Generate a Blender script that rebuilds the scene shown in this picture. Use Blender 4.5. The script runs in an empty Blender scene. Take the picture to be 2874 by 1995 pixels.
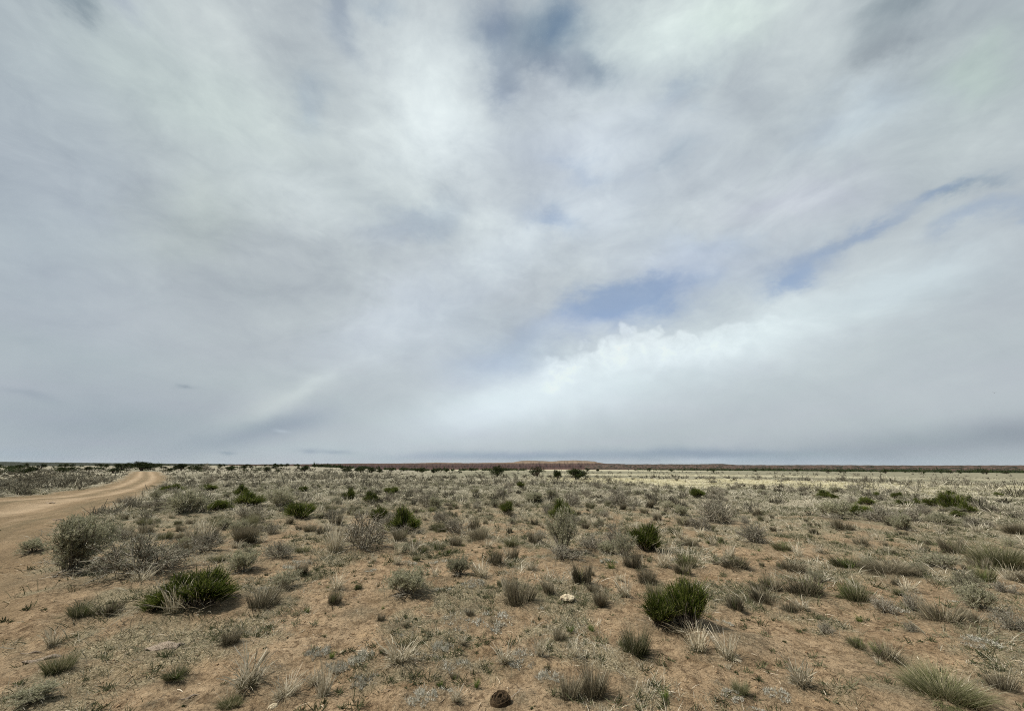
import bpy, math, random
import numpy as np

SC = bpy.context.scene
COL = SC.collection
PI = math.pi
rad = math.radians

# ------------------------------------------------------------------ camera
W0, H0 = 2874.0, 1995.0
F0 = 1090.0
HOR = 1304.0
CAMH = 1.62
PITCH = math.atan((HOR - H0 / 2) / F0)
cp, sp = math.cos(PITCH), math.sin(PITCH)


def pix_dir(x, y):
    u = (x - W0 / 2) / F0
    v = -(y - H0 / 2) / F0
    return np.array([u, cp - v * sp, sp + v * cp])


def project(p):
    dx, dy, dz = p[0], p[1], p[2] - CAMH
    dep = dy * cp + dz * sp
    up = -dy * sp + dz * cp
    return W0 / 2 + F0 * dx / dep, H0 / 2 - F0 * up / dep, dep


cam_data = bpy.data.cameras.new('camera')
cam = bpy.data.objects.new('camera', cam_data)
COL.objects.link(cam)
cam.location = (0, 0, CAMH)
cam.rotation_euler = (PI / 2 + PITCH, 0, 0)
cam_data.sensor_width = 36
cam_data.lens = 36 * F0 / W0
cam_data.clip_start = 0.05
cam_data.clip_end = 40000
SC.camera = cam

# ------------------------------------------------------------------ noise
_pr = np.random.RandomState(7)
_perm = _pr.permutation(512)
_ang = _pr.rand(512) * 2 * PI
_gx, _gy = np.cos(_ang), np.sin(_ang)


def pnoise(x, y):
    x = np.asarray(x, float); y = np.asarray(y, float)
    xi = np.floor(x).astype(np.int64); yi = np.floor(y).astype(np.int64)
    xf = x - xi; yf = y - yi
    u = xf * xf * xf * (xf * (xf * 6 - 15) + 10)
    v = yf * yf * yf * (yf * (yf * 6 - 15) + 10)

    def g(ix, iy, dx, dy):
        h = _perm[(_perm[ix % 512] + iy) % 512]
        return _gx[h] * dx + _gy[h] * dy
    a = g(xi, yi, xf, yf); b = g(xi + 1, yi, xf - 1, yf)
    c = g(xi, yi + 1, xf, yf - 1); d = g(xi + 1, yi + 1, xf - 1, yf - 1)
    return (a + (b - a) * u) * (1 - v) + (c + (d - c) * u) * v


def fbm(x, y, o=4):
    s = 0; a = 1.0
    for i in range(o):
        s = s + a * pnoise(x + 13.7 * i, y - 7.1 * i)
        x = x * 2.03; y = y * 2.03; a *= 0.5
    return s


def sstep(a, b, x):
    t = np.clip((x - a) / (b - a), 0, 1)
    return t * t * (3 - 2 * t)


# ------------------------------------------------------------------ terrain
def macro(x, y):
    """Large shape of the land: level round the camera, falling away to the valley on the right, a low rise on the left."""
    x = np.asarray(x, float); y = np.asarray(y, float)
    r = np.hypot(x, y)
    az = np.arctan2(x, np.maximum(y, -1e9))
    s = np.sqrt((np.maximum(r - 28, 0)) ** 2 + 4) - 2
    drop = np.where(r > 28, 0.0112 * s, 0)
    right = -np.minimum(drop, 30 + 0 * r)
    # left rise
    w = 1 - sstep(-0.55, -0.20, az)
    w = w * sstep(-2.6, -2.0, az)
    crest = 0.75 + 0.7 * fbm(az * 5, r * 0.002 + 3, 2)
    left = -0.0085 * np.clip(s, 0, 110)
    left = left + sstep(120, 480, r) * (crest + 0.95) - sstep(520, 1500, r) * 20
    return right * (1 - w) + left * w


RIGHT_EDGE = [(449, 1323), (470, 1336), (474, 1349), (448, 1366), (376, 1405), (262, 1443), (170, 1480), (118, 1525), (92, 1590), (62, 1680), (-20, 1800), (-300, 2050)]
LEFT_EDGE = [(368, 1323), (345, 1340), (318, 1352), (250, 1369), (125, 1385), (0, 1395), (-400, 1418), (-1200, 1500)]


def flat_hit(px, py):
    d = pix_dir(px, py)
    lo, hi = 0.5, 3000.0
    for _ in range(60):
        m = math.sqrt(lo * hi)
        p = d * (m / math.hypot(d[0], d[1]))
        if CAMH + p[2] > float(macro(p[0], p[1])):
            lo = m
        else:
            hi = m
    m = math.sqrt(lo * hi)
    p = d * (m / math.hypot(d[0], d[1]))
    return p[0], p[1]


RE = np.array([flat_hit(*p) for p in RIGHT_EDGE])
LE = np.array([flat_hit(*p) for p in LEFT_EDGE])
POLY = np.vstack([RE, LE[::-1]])


def poly_dist(x, y, P):
    best = np.full(np.shape(x), 1e9)
    for a, b in zip(P[:-1], P[1:]):
        d = b - a
        t = np.clip(((x - a[0]) * d[0] + (y - a[1]) * d[1]) / (d @ d), 0, 1)
        best = np.minimum(best, np.hypot(x - a[0] - t * d[0], y - a[1] - t * d[1]))
    return best


def in_poly(x, y, P):
    c = np.zeros(np.shape(x), bool)
    j = len(P) - 1
    for i in range(len(P)):
        yi, yj = P[i, 1], P[j, 1]
        cond = ((yi > y) != (yj > y))
        xx = (P[j, 0] - P[i, 0]) * (y - yi) / ((yj - yi) if yj != yi else 1e-9) + P[i, 0]
        c ^= cond & (x < xx)
        j = i
    return c


def track_mask(x, y):
    """1 on the bare dirt track, 0 off it; also how far across it lies."""
    dr = poly_dist(x, y, RE); dl = poly_dist(x, y, LE)
    ins = in_poly(x, y, POLY)
    d = np.where(ins, np.minimum(dr, dl), -np.minimum(dr, dl))
    r = np.hypot(x, y)
    wdt = 0.35 + 0.01 * r
    d = d + 0.9 * wdt * fbm(x * 0.9, y * 0.9, 4)
    m = sstep(-wdt * 0.6, wdt * 0.6, d)
    frac = dl / (dl + dr + 1e-6)
    return m, frac


def terrain(x, y):
    x = np.asarray(x, float); y = np.asarray(y, float)
    r = np.hypot(x, y)
    z = macro(x, y)
    near = 1 - sstep(20, 70, r)
    z = z + 0.10 * fbm(x * 0.22, y * 0.22, 3) * (1 - 0.6 * sstep(60, 300, r))
    m, fr = track_mask(x, y)
    z = z + near * (1 - 0.55 * m) * (0.05 * fbm(x * 1.3, y * 1.3, 3) + 0.030 * fbm(x * 4.5, y * 4.5, 3) + .016 * np.abs(fbm(x * 11, y * 11, 2)))
    rut = np.exp(-((fr - 0.33) / 0.06) ** 2) + np.exp(-((fr - 0.66) / 0.06) ** 2)
    z = z - 0.05 * m * near - 0.06 * rut * m * near
    return z


def hit(px, py):
    x, y = flat_hit(px, py)
    d = pix_dir(px, py)
    r = math.hypot(x, y)
    for _ in range(6):
        z = float(terrain(x, y))
        t = (z - CAMH) / d[2] if abs(d[2]) > 1e-5 else None
        if t is None or t < 0 or r > 60:
            break
        x, y = d[0] * t, d[1] * t
    return x, y


def patch(x, y):
    """Where the low grass and its litter lie: broken patches near by, closing up further out."""
    r = np.hypot(x, y)
    n = fbm(x * .8 + 31, y * .8 + 7, 4) + .35 * fbm(x * 3.1, y * 3.1, 2)
    b = -.06 + .26 * sstep(5, 11, r) + .35 * sstep(10, 22, r)
    return sstep(-.05, .32, n + b)


# ------------------------------------------------------------------ geometry collector
class Geo:
    def __init__(s):
        s.v = []; s.q = []; s.t = []; s.r = []; s.h = []; s.n = 0

    def add(s, v, quads=None, tris=None, rnd=None, hgt=None):
        v = np.asarray(v, np.float32).reshape(-1, 3)
        if quads is not None and len(quads):
            s.q.append(np.asarray(quads, np.int64).reshape(-1, 4) + s.n)
        if tris is not None and len(tris):
            s.t.append(np.asarray(tris, np.int64).reshape(-1, 3) + s.n)
        s.v.append(v)
        s.r.append(np.broadcast_to(np.asarray(0.5 if rnd is None else rnd, np.float32), (len(v),)))
        s.h.append(np.broadcast_to(np.asarray(0.5 if hgt is None else hgt, np.float32), (len(v),)))
        s.n += len(v)

    def arrays(s):
        v = np.concatenate(s.v) if s.v else np.zeros((0, 3), np.float32)
        q = np.concatenate(s.q) if s.q else np.zeros((0, 4), np.int64)
        t = np.concatenate(s.t) if s.t else np.zeros((0, 3), np.int64)
        return v, q, t, np.concatenate(s.r), np.concatenate(s.h)

    def mesh(s, name, mat, smooth=False):
        return mesh_from(name, [(s, mat)], smooth)


def mesh_from(name, parts, smooth=False):
    vs, qs, ts, rs, hs, mq, mt = [], [], [], [], [], [], []
    n = 0
    me = bpy.data.meshes.new(name)
    for k, (g, mat) in enumerate(parts):
        v, q, t, r, h = g.arrays()
        vs.append(v); qs.append(q + n); ts.append(t + n); rs.append(r); hs.append(h)
        mq.append(np.full(len(q), k)); mt.append(np.full(len(t), k))
        n += len(v)
        me.materials.append(mat)
    v = np.concatenate(vs); q = np.concatenate(qs); t = np.concatenate(ts)
    me.vertices.add(len(v)); me.vertices.foreach_set('co', v.astype(np.float32).ravel())
    loops = np.concatenate([q.ravel(), t.ravel()]).astype(np.int32)
    me.loops.add(len(loops)); me.loops.foreach_set('vertex_index', loops)
    npoly = len(q) + len(t)
    st = np.concatenate([np.arange(len(q)) * 4, len(q) * 4 + np.arange(len(t)) * 3]).astype(np.int32)
    me.polygons.add(npoly); me.polygons.foreach_set('loop_start', st)
    me.polygons.foreach_set('material_index', np.concatenate(mq + mt).astype(np.int32))
    if smooth:
        me.polygons.foreach_set('use_smooth', np.ones(npoly, bool))
    a = me.attributes.new('rnd', 'FLOAT', 'POINT'); a.data.foreach_set('value', np.concatenate(rs).astype(np.float32))
    a = me.attributes.new('hgt', 'FLOAT', 'POINT'); a.data.foreach_set('value', np.concatenate(hs).astype(np.float32))
    me.update(calc_edges=True)
    return me


def norm(a):
    return a / (np.linalg.norm(a, axis=-1, keepdims=True) + 1e-9)


def strips(g, pts, w, rng, rnd=None, taper=1.0, flare=0.0):
    """Grass blades: (N,K,3) centre lines to tapered strips turned any way round."""
    N, K, _ = pts.shape
    d = norm(pts[:, -1] - pts[:, 0])
    side = norm(np.cross(d, rng.normal(size=(N, 3))))
    s = np.linspace(0, 1, K)
    prof = (1 - s ** 1.6 * taper) * (0.7 + 0.3 * np.minimum(s * 4, 1)) + flare * np.exp(-((s - 0.8) / 0.18) ** 2)
    w = np.broadcast_to(np.asarray(w, float).reshape(-1, 1), (N, K)) * prof[None]
    a = pts - side[:, None] * w[..., None] * 0.5
    b = pts + side[:, None] * w[..., None] * 0.5
    v = np.stack([a, b], 2).reshape(N, K * 2, 3)
    base = (np.arange(N) * K * 2)[:, None]
    k = np.arange(K - 1)[None] * 2
    q = np.stack([base + k, base + k + 1, base + k + 3, base + k + 2], -1).reshape(-1, 4)
    if rnd is None:
        rnd = rng.rand(N)
    g.add(v.reshape(-1, 3), q, rnd=np.repeat(rnd, K * 2), hgt=np.tile(np.repeat(s, 2), N))


def blade_lines(rng, n, R, l0, l1, t0, t1, curl=0.35, K=4, lean=(0, 0), jit=0.5):
    """Centre lines of blades fanning out of a tuft of radius R."""
    u = np.sqrt(rng.rand(n)); ph = rng.rand(n) * 2 * PI
    base = np.stack([R * u * np.cos(ph), R * u * np.sin(ph), np.zeros(n)], 1)
    nc = 7                                    # blades stand in a few uneven bunches, not evenly
    cu = R * np.sqrt(rng.rand(nc)); ca = rng.rand(nc) * 2 * PI
    cl = rng.randint(0, nc, n)
    cen = np.stack([cu * np.cos(ca), cu * np.sin(ca), np.zeros(nc)], 1)[cl] * 1.25
    mixf = (rng.rand(n) < .7)[:, None]
    base = np.where(mixf, cen + rng.normal(size=(n, 3)) * np.array([1, 1, 0]) * R * .22, base)
    ph = np.arctan2(base[:, 1], base[:, 0]); u = np.minimum(np.hypot(base[:, 0], base[:, 1]) / R, 1.3)
    cs = (.62 + .6 * rng.rand(nc))[cl]
    ph2 = ph + rng.normal(size=n) * jit
    t = t0 + (t1 - t0) * np.clip(u * 0.7 + rng.rand(n) * 0.45, 0, 1.1)
    out = np.stack([np.cos(ph2), np.sin(ph2), np.zeros(n)], 1)
    d = out * np.sin(t)[:, None]; d[:, 2] = np.cos(t)
    d[:, 0] += lean[0]; d[:, 1] += lean[1]
    d = norm(d)
    L = (l0 + (l1 - l0) * rng.rand(n) ** 1.2) * cs
    s = np.linspace(0, 1, K)
    c = curl * (0.3 + rng.rand(n))
    p = base[:, None] + L[:, None, None] * (s[None, :, None] * d[:, None] + (c[:, None] * s[None] ** 2)[..., None] * (out * 0.55 - np.array([0, 0, 0.42]))[:, None])
    p[..., 2] = np.maximum(p[..., 2], 0.004)
    p[:, 0, 2] = -0.02
    return p


def grow(rng, st, d, L, K=5, wob=0.18, up=0.0, grav=0.0):
    B = len(st)
    pts = np.zeros((B, K, 3)); dirs = np.zeros((B, K, 3))
    p = st.copy(); d = norm(d)
    pts[:, 0] = p; dirs[:, 0] = d
    step = np.broadcast_to(np.asarray(L, float), (B,)) / (K - 1)
    for k in range(1, K):
        d = norm(d + rng.normal(size=(B, 3)) * wob + np.array([0, 0, up - grav * k / K]))
        p = p + d * step[:, None]
        p[:, 2] = np.maximum(p[:, 2], 0.003)
        pts[:, k] = p; dirs[:, k] = d
    return pts, dirs


def tubes(g, pts, r0, r1, rng, sides=3, rnd=None):
    B, K, _ = pts.shape
    d = norm(np.gradient(pts, axis=1))
    ref = norm(np.cross(d, np.broadcast_to(norm(rng.normal(size=(B, 1, 3))), d.shape)))
    b2 = np.cross(d, ref)
    s = np.linspace(0, 1, K)
    rr = np.asarray(r0, float).reshape(-1, 1) * (1 - s) + np.asarray(r1, float).reshape(-1, 1) * s
    rr = np.broadcast_to(rr, (B, K))
    an = np.arange(sides) * 2 * PI / sides
    v = pts[:, :, None] + rr[..., None, None] * (ref[:, :, None] * np.cos(an)[None, None, :, None] + b2[:, :, None] * np.sin(an)[None, None, :, None])
    base = (np.arange(B) * K * sides)[:, None, None]
    k = (np.arange(K - 1) * sides)[None, :, None]
    j = np.arange(sides)[None, None]; j2 = (j + 1) % sides
    q = np.stack([base + k + j, base + k + j2, base + k + sides + j2, base + k + sides + j], -1).reshape(-1, 4)
    if rnd is None:
        rnd = rng.rand(B)
    g.add(v.reshape(-1, 3), q, rnd=np.repeat(rnd, K * sides), hgt=np.tile(np.repeat(s, sides), B))


def children(rng, pts, dirs, m, f0, f1, dev):
    """m side shoots from each branch of a level."""
    B, K, _ = pts.shape
    idx = np.repeat(np.arange(B), m)
    f = (f0 + (f1 - f0) * rng.rand(B * m)) * (K - 1)
    k = np.minimum(f.astype(int), K - 2); t = (f - k)[:, None]
    st = pts[idx, k] * (1 - t) + pts[idx, k + 1] * t
    d = norm(dirs[idx, k] + rng.normal(size=(B * m, 3)) * dev)
    return st, d, idx


def leaves(g, pos, dr, L, w, rng, rnd=None):
    n = len(pos)
    d = norm(dr)
    side = norm(np.cross(d, rng.normal(size=(n, 3))))
    L = np.broadcast_to(np.asarray(L, float), (n,))[:, None]; w = np.broadcast_to(np.asarray(w, float), (n,))[:, None]
    v = np.stack([pos, pos + d * L * .45 + side * w * .5, pos + d * L, pos + d * L * .45 - side * w * .5], 1)
    if rnd is None:
        rnd = rng.rand(n)
    g.add(v.reshape(-1, 3), np.arange(n * 4).reshape(-1, 4), rnd=np.repeat(rnd, 4), hgt=np.tile(np.array([0, .45, 1, .45]), n))


# ------------------------------------------------------------------ materials
def nt(name):
    m = bpy.data.materials.new(name); m.use_nodes = True
    t = m.node_tree; t.nodes.clear()
    return m, t, t.nodes, t.links


def ramp(N, stops):
    r = N.new('ShaderNodeValToRGB')
    e = r.color_ramp.elements
    while len(e) > 1:
        e.remove(e[-1])
    e[0].position = stops[0][0]; e[0].color = (*stops[0][1], 1)
    for p, c in stops[1:]:
        x = e.new(p); x.color = (*c, 1)
    return r


def plant_mat(name, stops, tip=None, tip_from=0.55, trans=0.25, objvar=0.35, base=None):
    """Colours picked blade by blade from 'stops', an optional dry tip or darker base colour along the blade."""
    m, t, N, L = nt(name)
    a = N.new('ShaderNodeAttribute'); a.attribute_name = 'rnd'
    r = ramp(N, stops); L.new(a.outputs['Fac'], r.inputs[0])
    col = r.outputs[0]
    h = N.new('ShaderNodeAttribute'); h.attribute_name = 'hgt'
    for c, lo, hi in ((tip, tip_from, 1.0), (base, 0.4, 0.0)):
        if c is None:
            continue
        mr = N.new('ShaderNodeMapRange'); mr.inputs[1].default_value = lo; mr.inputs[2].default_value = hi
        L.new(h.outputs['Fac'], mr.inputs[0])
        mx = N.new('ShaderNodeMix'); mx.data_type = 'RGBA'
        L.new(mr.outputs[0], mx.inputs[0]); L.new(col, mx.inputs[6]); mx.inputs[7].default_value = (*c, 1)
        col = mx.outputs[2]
    oi = N.new('ShaderNodeObjectInfo')
    mr = N.new('ShaderNodeMapRange'); mr.inputs[3].default_value = 1 - objvar; mr.inputs[4].default_value = 1 + objvar * 0.8
    L.new(oi.outputs['Random'], mr.inputs[0])
    hs = N.new('ShaderNodeHueSaturation'); L.new(mr.outputs[0], hs.inputs['Value']); L.new(col, hs.inputs['Color'])
    d = N.new('ShaderNodeBsdfDiffuse'); L.new(hs.outputs[0], d.inputs[0])
    tr = N.new('ShaderNodeBsdfTranslucent'); L.new(hs.outputs[0], tr.inputs[0])
    ms = N.new('ShaderNodeMixShader'); ms.inputs[0].default_value = trans
    L.new(d.outputs[0], ms.inputs[1]); L.new(tr.outputs[0], ms.inputs[2])
    o = N.new('ShaderNodeOutputMaterial'); L.new(ms.outputs[0], o.inputs[0])
    return m


M = {}
M['bunch'] = plant_mat('grey_bunchgrass', [(0, (.075, .064, .044)), (.35, (.145, .125, .085)), (.6, (.13, .122, .070)), (.8, (.23, .20, .14)), (1, (.46, .40, .28))], tip=(.34, .295, .21), tip_from=.6)
M['olive'] = plant_mat('olive_bunchgrass', [(0, (.08, .09, .036)), (.4, (.13, .138, .062)), (.7, (.20, .19, .11)), (1, (.40, .355, .24))], tip=(.30, .28, .18), tip_from=.6)
M['straw'] = plant_mat('bleached_straw', [(0, (.26, .225, .155)), (.3, (.47, .415, .30)), (.7, (.66, .60, .46)), (1, (.80, .75, .62))], trans=.3, objvar=.2)
M['green_blade'] = plant_mat('fresh_green_blade', [(0, (.07, .12, .02)), (.6, (.11, .17, .03)), (1, (.18, .22, .06))])
M['greenleaf'] = plant_mat('green_broom_foliage', [(0, (.04, .062, .012)), (.4, (.088, .118, .022)), (.75, (.155, .185, .038)), (.92, (.25, .25, .08)), (1, (.42, .38, .22))], trans=.3, objvar=.25, base=(.02, .03, .012))  # shoots run to a much darker green at the base
M['sageleaf'] = plant_mat('sage_leaf', [(0, (.24, .24, .15)), (.5, (.36, .355, .235)), (.85, (.46, .445, .31)), (1, (.56, .53, .40))], trans=.4, objvar=.25)
M['greyleaf'] = plant_mat('dusty_leaf', [(0, (.18, .175, .125)), (.5, (.30, .29, .215)), (1, (.42, .40, .31))], trans=.2, objvar=.3)
M['twig'] = plant_mat('weathered_twig', [(0, (.14, .122, .092)), (.5, (.27, .242, .19)), (.85, (.40, .365, .295)), (1, (.60, .555, .47))], trans=.0, objvar=.25)
M['darktwig'] = plant_mat('dark_twig', [(0, (.06, .05, .042)), (.6, (.13, .11, .09)), (1, (.28, .25, .21))], trans=.0, objvar=.25)
M['palewood'] = plant_mat('bleached_wood', [(0, (.40, .36, .30)), (1, (.62, .57, .49))], trans=0, objvar=.15)
M['mat'] = plant_mat('silver_mat_leaf', [(0, (.32, .31, .245)), (.5, (.50, .485, .41)), (1, (.72, .70, .62))], trans=.15, objvar=.15)
M['shortgrass'] = plant_mat('short_grass', [(0, (.085, .094, .044)), (.25, (.15, .152, .090)), (.5, (.265, .25, .18)), (.75, (.44, .405, .31)), (1, (.66, .61, .49))], trans=.25, objvar=0)
M['yellowgrass'] = plant_mat('pale_yellow_grass', [(0, (.38, .345, .21)), (.5, (.59, .545, .37)), (1, (.75, .71, .53))], trans=.3, objvar=0)
M['forb'] = plant_mat('low_forb', [(0, (.05, .058, .028)), (.4, (.10, .11, .055)), (.7, (.17, .172, .10)), (1, (.30, .285, .19))], trans=.2, objvar=0)
M['litter'] = plant_mat('straw_litter', [(0, (.10, .07, .045)), (.4, (.26, .20, .14)), (.75, (.46, .38, .27)), (1, (.66, .58, .45))], trans=.0, objvar=0)
M['juniper'] = plant_mat('juniper_foliage', [(0, (.018, .026, .011)), (.6, (.042, .057, .023)), (1, (.10, .115, .05))], trans=.15, objvar=.3)
M['farshrub'] = plant_mat('mixed_scrub', [(0, (.07, .063, .046)), (.3, (.155, .143, .108)), (.55, (.23, .215, .165)), (.8, (.36, .335, .26)), (1, (.66, .615, .49))], trans=.2, objvar=0)
M['bark'] = plant_mat('shaggy_bark', [(0, (.07, .055, .045)), (1, (.17, .14, .12))], trans=0, objvar=.2)


def rocky_mat(name, c0, c1, scale, bump=.4, detail=8):
    m, t, N, L = nt(name)
    tc = N.new('ShaderNodeTexCoord')
    n1 = N.new('ShaderNodeTexNoise'); n1.inputs['Scale'].default_value = scale; n1.inputs['Detail'].default_value = detail; n1.inputs['Roughness'].default_value = .65
    L.new(tc.outputs['Object'], n1.inputs['Vector'])
    r = ramp(N, [(.36, c0), (.52, c1)]); L.new(n1.outputs['Fac'], r.inputs[0])
    b = N.new('ShaderNodeBump'); b.inputs['Strength'].default_value = bump; b.inputs['Distance'].default_value = .02
    L.new(n1.outputs['Fac'], b.inputs['Height'])
    p = N.new('ShaderNodeBsdfPrincipled'); p.inputs['Roughness'].default_value = .9; p.inputs['Specular IOR Level'].default_value = .15
    L.new(r.outputs[0], p.inputs['Base Color']); L.new(b.outputs[0], p.inputs['Normal'])
    o = N.new('ShaderNodeOutputMaterial'); L.new(p.outputs[0], o.inputs[0])
    return m


M['stone'] = rocky_mat('cream_stone', (.13, .085, .05), (.66, .57, .40), 3.2, 1.0)
M['dung'] = rocky_mat('dried_dung', (.012, .008, .005), (.085, .058, .033), 9, 1.0)
M['wood'] = rocky_mat('rotten_wood', (.10, .075, .055), (.42, .34, .26), 25, 1.0)
M['clod'] = rocky_mat('soil_clod', (.17, .11, .06), (.36, .25, .15), 20, .6)


def ground_mat():
    m, t, N, L = nt('desert_soil')
    geo = N.new('ShaderNodeNewGeometry')
    pos = geo.outputs['Position']

    def noise(scale, detail=4, rough=.55, dist=0.0):
        n = N.new('ShaderNodeTexNoise'); n.inputs['Scale'].default_value = scale; n.inputs['Detail'].default_value = detail
        n.inputs['Roughness'].default_value = rough; n.inputs['Distortion'].default_value = dist
        L.new(pos, n.inputs['Vector']); return n.outputs['Fac']

    def mix(f, a, b, mode='MIX'):
        x = N.new('ShaderNodeMix'); x.data_type = 'RGBA'; x.blend_type = mode
        for s, val in ((0, f), (6, a), (7, b)):
            if isinstance(val, tuple):
                x.inputs[s].default_value = (*val, 1)
            elif isinstance(val, float):
                x.inputs[s].default_value = val
            else:
                L.new(val, x.inputs[s])
        return x.outputs[2]

    def rmp(f, stops):
        r = ramp(N, stops); L.new(f, r.inputs[0]); return r.outputs[0]

    def mrange(f, a, b, c=0., d=1.):
        x = N.new('ShaderNodeMapRange'); L.new(f, x.inputs[0])
        for i, val in enumerate((a, b, c, d)):
            x.inputs[i + 1].default_value = val
        return x.outputs[0]

    def math_(op, a, b):
        x = N.new('ShaderNodeMath'); x.operation = op
        for i, val in enumerate((a, b)):
            if isinstance(val, float):
                x.inputs[i].default_value = val
            else:
                L.new(val, x.inputs[i])
        return x.outputs[0]

    big = noise(.55, 5, .6)
    mid = noise(3.2, 6, .65, .3)
    fine = noise(26, 6, .7)
    grain = noise(150, 3, .7)
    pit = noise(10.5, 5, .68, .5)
    soil = rmp(big, [(.3, (.255, .178, .104)), (.5, (.350, .255, .158)), (.72, (.44, .338, .222))])
    soil = mix(mrange(noise(.16, 4, .6), .52, .70, 0, .55), soil, (.215, .150, .090))
    soil = mix(mrange(noise(1.9, 5, .7, .8), .60, .70, 0, .6), soil, (.50, .385, .255))
    soil = mix(mrange(mid, .47, .66, 0, .75), soil, (.165, .106, .053))
    soil = mix(mrange(mid, .50, .28, 0, .6), soil, (.44, .312, .180))
    soil = mix(mrange(fine, .52, .61, 0, .85), soil, (.11, .074, .041))
    soil = mix(mrange(fine, .45, .32, 0, .65), soil, (.44, .325, .20))
    soil = mix(mrange(grain, .55, .68, 0, .6), soil, (.12, .078, .045))
    soil = mix(mrange(grain, .42, .28, 0, .5), soil, (.48, .37, .25))
    soil = mix(mrange(pit, .535, .64, 0, .85), soil, (.135, .090, .052))  # clod shadows painted into the soil colour: dark brown in the hollows
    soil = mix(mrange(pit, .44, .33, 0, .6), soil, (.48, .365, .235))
    # dead plant litter lying on the soil
    lit = noise(1.1, 7, .7, .6)
    pa = N.new('ShaderNodeAttribute'); pa.attribute_name = 'patch'
    litm = math_('MULTIPLY', mrange(lit, .33, .53, .35, .95), pa.outputs['Fac'])
    at = N.new('ShaderNodeAttribute'); at.attribute_name = 'track'
    inv = math_('SUBTRACT', 1.0, at.outputs['Fac'])
    litm = math_('MULTIPLY', litm, inv)
    litcol = rmp(noise(60, 4, .7), [(.38, (.10, .084, .048)), (.5, (.25, .213, .132)), (.62, (.46, .40, .275))])
    col = mix(litm, soil, litcol)
    # the track: paler, packed
    tr = rmp(noise(.9, 6, .65, .4), [(.3, (.205, .145, .082)), (.55, (.27, .195, .115)), (.75, (.33, .245, .155))])
    tr = mix(mrange(fine, .52, .66, 0, .7), tr, (.135, .092, .052))
    tr = mix(mrange(grain, .42, .25, 0, .45), tr, (.44, .34, .225))
    fx = N.new('ShaderNodeAttribute'); fx.attribute_name = 'across'
    fy = N.new('ShaderNodeAttribute'); fy.attribute_name = 'along'
    cx = N.new('ShaderNodeCombineXYZ'); L.new(math_('MULTIPLY', fx.outputs['Fac'], 26.0), cx.inputs[0]); L.new(math_('MULTIPLY', fy.outputs['Fac'], .22), cx.inputs[1])
    ns = N.new('ShaderNodeTexNoise'); ns.inputs['Scale'].default_value = 1.0; ns.inputs['Detail'].default_value = 6; ns.inputs['Roughness'].default_value = .65; L.new(cx.outputs[0], ns.inputs['Vector'])
    tr = mix(mrange(ns.outputs['Fac'], .50, .64, 0, .7), tr, (.15, .108, .064))
    tr = mix(mrange(ns.outputs['Fac'], .46, .34, 0, .5), tr, (.40, .305, .20))
    rt = N.new('ShaderNodeAttribute'); rt.attribute_name = 'rut'
    tr = mix(math_('MULTIPLY', rt.outputs['Fac'], .85), tr, (.44, .335, .22))
    ct = N.new('ShaderNodeAttribute'); ct.attribute_name = 'middle'
    tr = mix(math_('MULTIPLY', ct.outputs['Fac'], mrange(ns.outputs['Fac'], .40, .55, .15, .85)), tr, (.155, .128, .075))
    tr = mix(mrange(noise(.35, 5, .6, .5), .48, .66, 0, .6), tr, (.165, .128, .075))
    col = mix(math_('MULTIPLY', at.outputs['Fac'], .93), col, tr)
    # dead leaves and blown litter caught at the foot of the plants
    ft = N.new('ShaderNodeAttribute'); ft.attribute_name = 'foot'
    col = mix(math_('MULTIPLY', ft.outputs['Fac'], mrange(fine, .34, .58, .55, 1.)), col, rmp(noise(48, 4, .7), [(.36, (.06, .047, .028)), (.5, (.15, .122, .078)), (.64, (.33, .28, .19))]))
    # far grassland
    fa = N.new('ShaderNodeAttribute'); fa.attribute_name = 'sward'
    n2 = noise(.25, 8, .75)
    sw = rmp(n2, [(.34, (.14, .128, .088)), (.5, (.27, .25, .185)), (.64, (.45, .415, .315))])
    col = mix(math_('MULTIPLY', fa.outputs['Fac'], .92), col, sw)
    va = N.new('ShaderNodeAttribute'); va.attribute_name = 'valley'
    col = mix(math_('MULTIPLY', va.outputs['Fac'], .9), col, rmp(noise(.045, 7, .75), [(.36, (.125, .122, .078)), (.5, (.205, .195, .132)), (.64, (.30, .28, .195))]))
    ya = N.new('ShaderNodeAttribute'); ya.attribute_name = 'yellow'
    ycol = rmp(noise(.5, 8, .75), [(.3, (.40, .365, .235)), (.55, (.58, .535, .37)), (.7, (.72, .675, .50))])
    col = mix(ya.outputs['Fac'], col, ycol)
    b1 = N.new('ShaderNodeBump'); b1.inputs['Strength'].default_value = 1; b1.inputs['Distance'].default_value = .08
    L.new(mid, b1.inputs['Height'])
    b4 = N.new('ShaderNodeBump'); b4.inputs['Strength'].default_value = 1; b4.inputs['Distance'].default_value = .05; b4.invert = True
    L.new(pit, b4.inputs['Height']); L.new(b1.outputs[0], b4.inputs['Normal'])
    b2 = N.new('ShaderNodeBump'); b2.inputs['Strength'].default_value = 1; b2.inputs['Distance'].default_value = .022
    L.new(fine, b2.inputs['Height']); L.new(b4.outputs[0], b2.inputs['Normal'])
    b3 = N.new('ShaderNodeBump'); b3.inputs['Strength'].default_value = .6; b3.inputs['Distance'].default_value = .003
    L.new(grain, b3.inputs['Height']); L.new(b2.outputs[0], b3.inputs['Normal'])
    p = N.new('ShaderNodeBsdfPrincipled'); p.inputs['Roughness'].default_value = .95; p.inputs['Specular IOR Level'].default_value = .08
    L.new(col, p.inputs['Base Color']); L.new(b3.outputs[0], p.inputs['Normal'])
    o = N.new('ShaderNodeOutputMaterial'); L.new(p.outputs[0], o.inputs[0])
    return m


M['ground'] = ground_mat()


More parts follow.
